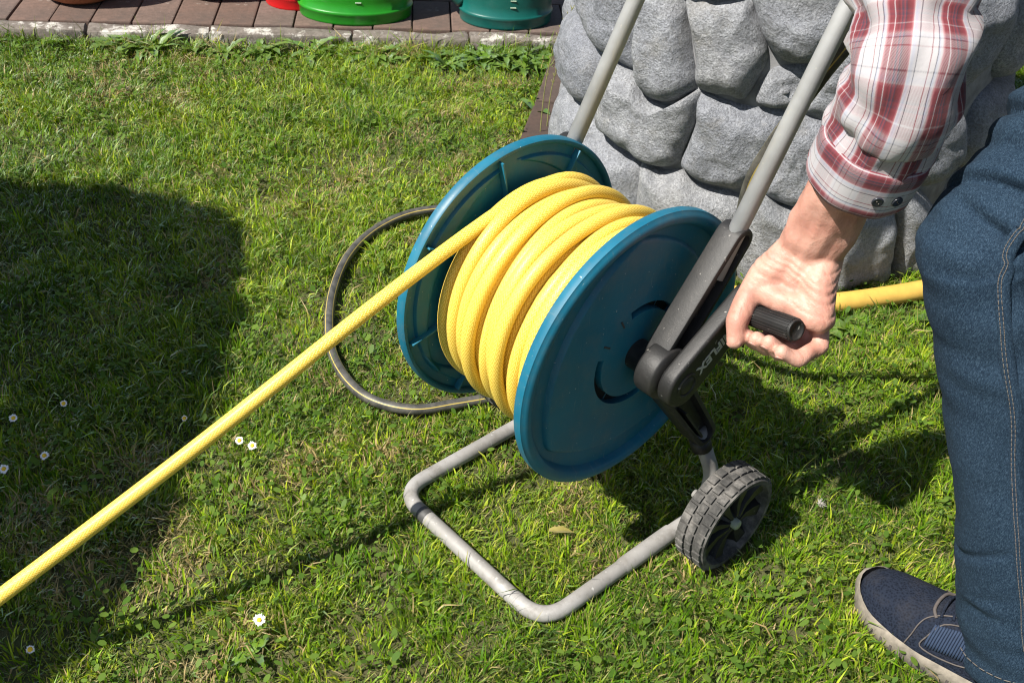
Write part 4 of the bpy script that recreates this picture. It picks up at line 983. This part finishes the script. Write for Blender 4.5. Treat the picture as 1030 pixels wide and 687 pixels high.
def grass(name, x, y, rng, hmul=1.0, wmul=1.0, simple=False):
    n = len(x)
    pa = vnoise(x, y, 3.2, 1)*.55+vnoise(x, y, 9.0, 2)*.45; pb = vnoise(x, y, 14, 3)*.6+vnoise(x, y, 31, 4)*.4
    kdist = -((x-K0[0])*KN[0]+(y-K0[1])*KN[1])
    fd = np.minimum(poly_dist(x, y, frame_line), np.minimum(poly_dist(x, y, black_line), poly_dist(x, y, yel_line)))
    L = rng.gamma(6, .0034, n)*(1+1.3*sstep(.09, .0, kdist))*(.72+.55*pa)*hmul*(.7+.6*pb); L = np.clip(L, .008, np.where(kdist < .08, .085, .060))
    dry = rng.random(n) < (.055+.50*sstep(.52, .74, 1-pa)*sstep(.42, .7, pb))
    tuft = vnoise(x, y, 38, 41); cd = 4*PI*vnoise(x, y, 22, 7)                # tufts share a direction and a tone
    az = np.where(rng.random(n) < .55, cd+rng.normal(0, .5, n), rng.uniform(0, 2*PI, n)); L = L*(.75+.5*tuft)
    lean = np.clip(rng.normal(.82, .40, n), .05, 1.5); lean = np.where(dry, np.clip(rng.normal(1.15, .28, n), .4, 1.52), lean)
    near = fd < .021; L = np.where(fd < .012, L*.0+.006, np.where(near, np.minimum(L, .016+.4*(fd-.012)), L)); lean = np.where(near, np.maximum(lean, .6), lean)
    wd = rng.uniform(.0006, .0017, n)*wmul*np.where(dry, .85, 1); curl = rng.normal(.55, .3, n)
    dirx, diry = np.cos(az), np.sin(az); sx, sy = -diry, dirx
    tw = rng.normal(0, .5, n); sx2 = sx*np.cos(tw); sy2 = sy*np.cos(tw); sz2 = np.sin(tw)
    z0 = np.full(n, -.004)
    l1, l2 = lean*.55, lean+curl*.55
    mx = x+dirx*np.sin(l1)*L*.52; my = y+diry*np.sin(l1)*L*.52; mz = z0+np.cos(l1)*L*.52
    ex = mx+dirx*np.sin(l2)*L*.48; ey = my+diry*np.sin(l2)*L*.48; ez = np.maximum(mz+np.cos(l2)*L*.48, .003)
    V = np.empty((n, 5, 3)); a, b = wd, wd*.85
    V[:, 0] = np.stack([x-sx*a, y-sy*a, z0], 1); V[:, 1] = np.stack([x+sx*a, y+sy*a, z0], 1)
    V[:, 2] = np.stack([mx-sx2*b, my-sy2*b, mz-sz2*b], 1); V[:, 3] = np.stack([mx+sx2*b, my+sy2*b, mz+sz2*b], 1); V[:, 4] = np.stack([ex, ey, ez], 1)
    g0 = np.array([.042, .115, .004]); g1 = np.array([.180, .300, .008]); g2 = np.array([.400, .440, .035]); st = np.array([.42, .33, .15]); br_ = np.array([.20, .13, .06])
    lush = vnoise(x, y, 4.3, 51)*.6+vnoise(x, y, 11, 52)*.4; t = np.clip(rng.random(n)*.85+.55*(tuft-.5)+.9*(.5-lush), 0, 1)[:, None]; C = g0*(1-t)+g1*t
    q = (rng.random(n) < .06+.24*sstep(.62, .35, lush))[:, None]; C = np.where(q, g1*.4+g2*.6, C)
    dd = rng.random(n)[:, None]; C = np.where(dry[:, None], st*(1-dd*.6)+br_*dd*.6, C); C = C*rng.uniform(.8, 1.2, (n, 1))
    col = np.ones((n, 5, 4)); col[:, :, :3] = C[:, None, :]; col[:, 0:2, :3] = C[:, None, :]*.75+np.array([.16, .16, .04])*.2; tipdry = (rng.random(n) < .25)[:, None]; col[:, 4, :3] = np.where(tipdry, st*.8, C)
    if simple:
        V = V[:, [0, 1, 4]]; col = col[:, [0, 1, 4]]; me = bpy.data.meshes.new(name); me.vertices.add(n*3); me.vertices.foreach_set('co', V.ravel()); me.loops.add(n*3); me.loops.foreach_set('vertex_index', np.arange(n*3, dtype=np.int32))
        me.polygons.add(n); me.polygons.foreach_set('loop_start', (np.arange(n)*3).astype(np.int32)); at = me.color_attributes.new('col', 'FLOAT_COLOR', 'POINT'); at.data.foreach_set('color', col.ravel())
        me.update(calc_edges=True); return link(name, me, BLADE, None, False)
    idx = (np.arange(n)*5)[:, None]; Lp = np.concatenate([idx+np.array([0, 1, 3, 2]), idx+np.array([2, 3, 4])], 1).ravel()
    me = bpy.data.meshes.new(name); me.vertices.add(n*5); me.vertices.foreach_set('co', V.ravel()); me.loops.add(n*7); me.loops.foreach_set('vertex_index', Lp.astype(np.int32))
    me.polygons.add(n*2); ls = np.stack([np.arange(n)*7, np.arange(n)*7+4], 1).ravel(); me.polygons.foreach_set('loop_start', ls.astype(np.int32))
    at = me.color_attributes.new('col', 'FLOAT_COLOR', 'POINT'); at.data.foreach_set('color', col.ravel())
    me.update(calc_edges=True); return link(name, me, BLADE, None, False)
rg = np.random.default_rng(11)
x, y = scatter(1380000, -2.5, 1.3, -1.2, 3.2, lambda x, y: in_view(x, y, .18), rg)
bare = vnoise(x, y, 5, 21)*.5+vnoise(x, y, 17, 22)*.5; keep = rg.random(len(x)) < np.where(bare > .57, .30, 1.0); x, y = x[keep], y[keep]
o = grass('lawn_grass', x, y, rg); tag(o, 'short sunlit lawn grass with dry straw-coloured patches', 'grass', None, 'stuff')
x3, y3 = scatter(1900000, -2.5, 1.3, -1.2, 3.2, lambda x, y: in_view(x, y, .12), rg); bare = vnoise(x3, y3, 5, 21)*.5+vnoise(x3, y3, 17, 22)*.5; keep = rg.random(len(x3)) < np.where(bare > .58, .38, 1.0)
o = grass('fine_lawn_grass', x3[keep], y3[keep], rg, .82, .85, True); tag(o, 'fine short grass between the taller lawn blades', 'grass', None, 'stuff')
x2, y2 = scatter(200000, -3.0, 2.2, -2.4, 3.0, lambda x, y: ~in_view(x, y, .18), rg)
o = grass('surrounding_grass', x2, y2, rg, 1.1, 2.4); tag(o, 'lawn grass beyond the edges of the picture', 'grass', None, 'stuff')

# small round clover and daisy leaves in the sward
def leaflets(name, n, rng, cond, size=(.0026, .0066), label='', z=(.010, .028)):
    x, y = scatter(n, -2.5, 1.2, -1.1, 3.0, cond, rng); k = np.minimum(poly_dist(x, y, frame_line), poly_dist(x, y, black_line)) > .022; x, y = x[k], y[k]; n = len(x); m = 7
    r = rng.uniform(*size, n); az = rng.uniform(0, 2*PI, n); tl = rng.normal(0, .45, n); asp = rng.uniform(.5, .85, n); z0 = rng.uniform(*z, n)
    V = np.empty((n, m, 3)); ca_, sa_ = np.cos(az), np.sin(az)
    for k in range(m):
        a = 2*PI*k/m; u = np.cos(a)*r; v = np.sin(a)*r*asp; V[:, k, 0] = x+ca_*u-sa_*v; V[:, k, 1] = y+sa_*u+ca_*v; V[:, k, 2] = z0+np.sin(tl)*u+.12*np.abs(v)
    C = np.array([.055, .115, .016])*(1-(t := rng.random((n, 1))))+np.array([.13, .20, .035])*t; col = np.ones((n, m, 4)); col[:, :, :3] = C[:, None, :]
    me = bpy.data.meshes.new(name); me.vertices.add(n*m); me.vertices.foreach_set('co', V.ravel()); me.loops.add(n*m); me.loops.foreach_set('vertex_index', np.arange(n*m, dtype=np.int32))
    me.polygons.add(n); me.polygons.foreach_set('loop_start', (np.arange(n)*m).astype(np.int32)); at = me.color_attributes.new('col', 'FLOAT_COLOR', 'POINT'); at.data.foreach_set('color', col.ravel())
    me.update(calc_edges=True); tag(link(name, me, BLADE, None, False), label, 'clover', None, 'stuff')
leaflets('clover_leaves', 42000, rg, lambda x, y: in_view(x, y, .1) & (vnoise(x, y, 6, 31)*.6+vnoise(x, y, 17, 32)*.4 > .47), label='small round clover leaves scattered through the lawn')

# broad-leaved weeds
def leaf_geo(base, az, L, wd, rise, curl, jag=0.0, n=7):
    V = []; F = []; d = vec((math.cos(az), math.sin(az), 0)); e = vec((-math.sin(az), math.cos(az), 0)); p = vec(base)
    an = rise
    for i in range(n+1):
        t = i/n; w_ = wd*(math.sin(PI*min(1, t*.92+.08)**.85)+.06)*(1+(jag if i % 2 else -jag)); w_ = .0006 if i == n else w_
        V += [p-e*w_+vec((0, 0, w_*.35)), p-vec((0, 0, .0)), p+e*w_+vec((0, 0, w_*.35))]
        an -= curl/n; p = p+(d*math.cos(an)+vec((0, 0, math.sin(an))))*L/n
    for i in range(n):
        for j in range(2): F.append((i*3+j, i*3+j+1, (i+1)*3+j+1, (i+1)*3+j))
    return V, F
def weed(loc, nl, L, wd, label, group=None, jag=.25, rise=(.4, 1.1), mat=None, name='weed_plant'):
    e = tag(empty(name, loc), label, 'weed', group)
    for k in range(nl):
        V, F = leaf_geo(vec(loc)+vec((random.uniform(-.004, .004), random.uniform(-.004, .004), 0)), 2*PI*k/nl+random.uniform(-.3, .3), L*random.uniform(.65, 1.1), wd*random.uniform(.7, 1.15), random.uniform(*rise), random.uniform(.7, 1.5), jag)
        mesh('leaf', V, F, mat or LEAF, e)
    return e
gk = 'weeds growing along the kerb'
for i, (s_, d) in enumerate([(.30, -.03), (.38, -.05), (.47, -.035), (.52, -.045), (.63, -.04), (.76, -.035), (.83, -.04), (.92, -.045), (1.00, -.03), (1.06, -.05), (1.15, -.035), (1.19, -.07), (1.25, -.05), (1.29, -.03), (1.30, -.10), (1.36, -.07), (.12, -.03), (-.02, -.03)]+[(random.uniform(.95, 1.38), random.uniform(-.10, -.02)) for _ in range(12)]+[(random.uniform(.2, .95), random.uniform(-.05, -.02)) for _ in range(8)]):
    weed(kp(s_, d, 0), random.choice([6, 7, 8, 9, 11]), random.uniform(.055, .095), random.uniform(.008, .014), 'leafy green weed at the kerb '+('below the dark green watering can' if s_ > 1.08 else 'below the bright green watering can' if s_ > .72 else 'left of the green watering cans'), gk)
for i in range(11):
    a = random.uniform(-.02, 1.0); c = vec((-.075, .845, 0))*(1-a)+vec((.085, 1.125, 0))*a+vec((.045, -.045, 0))+vec((random.uniform(0, .03), random.uniform(-.03, 0), 0))
    weed(c, random.choice([4, 5, 6]), random.uniform(.035, .06), random.uniform(.009, .016), 'low leafy weed growing beside the yellow hose at the barrel', 'weeds beside the yellow hose', .1, (.2, .9))
weed((-.925, 1.0, 0), 2, .06, .012, 'single broad-leaved weed at the paving beside the barrel', None, .05)
for (lx, ly), lab in (((-.037, -.303), 'flat broad-leaved weed at the bottom edge of the lawn'),):
    weed((lx, ly, .004), 4, .036, .007, lab, None, .12, (.35, .9))
lv = empty('fallen_leaf', (.072, .128, .022)); V, F = leaf_geo((.055, .110, .020), .9, .036, .006, .15, .5); mesh('blade', V, F, LEAFY, lv); tag(lv, 'yellowish fallen leaf lying inside the steel frame', 'leaf')
lv = empty('fallen_leaf', (-.36, .19, .02)); V, F = leaf_geo((-.36, .185, .022), .4, .045, .009, .1, .2); mesh('blade', V, F, m_leaf('brown_leaf', (.16, .10, .06), (.26, .17, .10)), lv); tag(lv, 'brown fallen leaf inside the black hose loop', 'leaf')

# tall grass stalks against the barrel
for i, (px_, label) in enumerate((((-.835, .925), 'tall seeding grass stalk leaning on the left stones'), ((-.845, .955), 'shorter grass stalk beside the left stones of the barrel'))):
    e = tag(empty('grass_stalk', (*px_, 0)), label, 'grass stalk'); hgt = (.33, .27)[i]
    pp = catmull([(*px_, 0), (px_[0]+.01, px_[1]-.005, hgt*.4), (px_[0]+.03, px_[1]+.0, hgt*.75), (px_[0]+.06, px_[1]+.02, hgt)], 6); st_ = tube('stem', pp, [.0013-.0008*k/(len(pp)-1) for k in range(len(pp))], DRY, e, 6)
    sd = []
    for k in range(7, len(pp)-1):
        for sg in (-1, 1): q = pp[k]; sd.append(capsule_geo(q, .0012, q+vec((.003*sg, .002*sg, .008)), .0006, 5, 1))
    V, F = join_geo(sd); mesh('seed_head', V, F, DRY, st_)

# daisies
def daisy(x, y, label, r=.0085, tilt=(0, 0), h=.034):
    r = r*.85
    e = tag(empty('daisy', (x, y, 0)), label, 'daisy'); top = vec((x+tilt[0]*.02, y+tilt[1]*.02, h)); nrm = vec((tilt[0], tilt[1], 1)); nrm /= np.linalg.norm(nrm)
    tube('stem', catmull([(x, y, -.003), (x+tilt[0]*.004, y+tilt[1]*.004, h*.6), top], 4), .0008, LEAF, e, 6)
    f_ = frames([top, top+nrm])[0]; V = []; F = []; n = 19
    for k in range(n):
        a = 2*PI*k/n+random.uniform(-.08, .08); d = f_[1]*math.cos(a)+f_[2]*math.sin(a); s2 = np.cross(nrm, d); o_ = len(V); rr = r*random.uniform(.85, 1.08); zz = nrm*random.uniform(-.0008, .0012)
        V += [top+d*.002-s2*.0005, top+d*.002+s2*.0005, top+d*rr*.7+s2*.0013+zz, top+d*rr+zz*2, top+d*rr*.7-s2*.0013+zz]; F.append((o_, o_+1, o_+2, o_+3, o_+4))
    fl = mesh('petals', V, F, WHITE, e, False)
    V, F = lathe_geo([(.0030, -.0005), (.0031, .0006), (.0022, .0016), (.0001, .0020)], top, nrm, 12); mesh('centre', V, F, YOLK, fl)
tw_ = (.45, -.35)
daisy(-.065, -.273, 'daisy in the sun below the pulled hose, alone', .0095, tw_); daisy(-.360, -.125, 'left one of the two daisies above the hose shadow', .0078, tw_, .034); daisy(-.339, -.116, 'right one of the two daisies above the hose shadow', .0085, tw_, .034)
daisy(-.512, -.408, 'daisy in the shade at the left edge of the lawn', .0085, tw_); daisy(-.606, -.356, 'upper daisy in the shade near the left edge', .0080, tw_); daisy(-.503, -.354, 'daisy in the shade right of the leftmost one', .0078, tw_)
daisy(-.592, -.286, 'topmost daisy in the shade at the left', .0065, tw_); daisy(-.452, -.163, 'small daisy at the edge of the shade by the hose', .0055, tw_); daisy(-.199, -.503, 'small daisy in the shade at the bottom left', .0065, tw_)
# white fluff
e = tag(empty('feather_fluff', (.264, .455, 0)), 'small tuft of white fluff on the grass right of the wheel', 'fluff'); ff = []
for k in range(45):
    a = random.uniform(0, 2*PI); el = random.uniform(.1, 1.4); d = vec((math.cos(a)*math.cos(el), math.sin(a)*math.cos(el), math.sin(el)*.8)); ff.append(capsule_geo(vec((.266, .452, .018)), .0005, vec((.266, .452, .018))+d*random.uniform(.004, .011), .0003, 4, 1))
V, F = join_geo(ff); mesh('fibres', V, F, m_plain('white_fluff', (.40, .38, .34), .9), e)

# ------------------------------------------------------------------ unseen tree, added to cast the shade on the left of the lawn
tree = tag(empty('added_shade_tree', (-1.22, -1.75, 0)), 'added unseen leafy tree left of the lawn, shaped to shade it', 'tree')
tube('trunk', catmull([(-1.22, -1.75, -.05), (-1.24, -1.74, .5), (-1.20, -1.72, 1.0), (-1.22, -1.70, 1.5)], 6), [.07, .06, .055, .05, .05, .045, .045, .045, .042, .04, .04, .04, .038, .036, .034, .032, .03, .03, .028], BROWN, tree, 12)
poly = np.array([(-1.36, -.16), (-1.20, .04), (-1.04, .165), (-.93, .19), (-.80, .14), (-.61, .01), (-.44, -.14), (-.31, -.28), (-.16, -.47), (-.08, -.72), (-.25, -1.1), (-1.0, -1.35), (-1.6, -1.1), (-1.75, -.6)])  # wanted outline of the shade on the lawn; the crown is shaped from it
def inside(px_, py_):
    c_ = np.zeros(len(px_), bool); n = len(poly)
    for i in range(n):
        (x1, y1), (x2, y2) = poly[i], poly[(i+1) % n]; k = ((y1 > py_) != (y2 > py_)); c_ ^= k & (px_ < (x2-x1)*(py_-y1)/(y2-y1+1e-12)+x1)
    return c_
gx, gy = rg.uniform(-1.8, -.15, 40000), rg.uniform(-1.4, .25, 40000); k = inside(gx, gy); gx, gy = gx[k][:17000], gy[k][:17000]; n = len(gx)
gz = 1.55+.38*np.clip(rg.normal(0, .5, n), -1, 1); X = gx-.15*gz; Y = gy-.77*gz; lv_ = rg.uniform(.018, .032, n)
ax1 = rg.normal(size=(n, 3)); ax1 /= np.linalg.norm(ax1, axis=1)[:, None]; ax2 = np.cross(ax1, rg.normal(size=(n, 3))); ax2 /= np.linalg.norm(ax2, axis=1)[:, None]
Cn = np.stack([X, Y, gz], 1); V = np.stack([Cn-ax1*lv_[:, None]*1.3, Cn+ax2*lv_[:, None]*.7, Cn+ax1*lv_[:, None]*1.3, Cn-ax2*lv_[:, None]*.7], 1).reshape(-1, 3)
me = bpy.data.meshes.new('crown'); me.from_pydata(V.tolist(), [], np.arange(n*4).reshape(-1, 4).tolist()); link('crown', me, LEAFD, tree, False)
for k in range(7):
    j = int(rg.integers(n)); q = Cn[j]; tube('limb', catmull([(-1.21, -1.72, 1.0+.06*k), .5*(q+vec((-1.21, -1.71, 1.3))), q], 6), [.022-.0012*i for i in range(13)], BROWN, tree, 8)
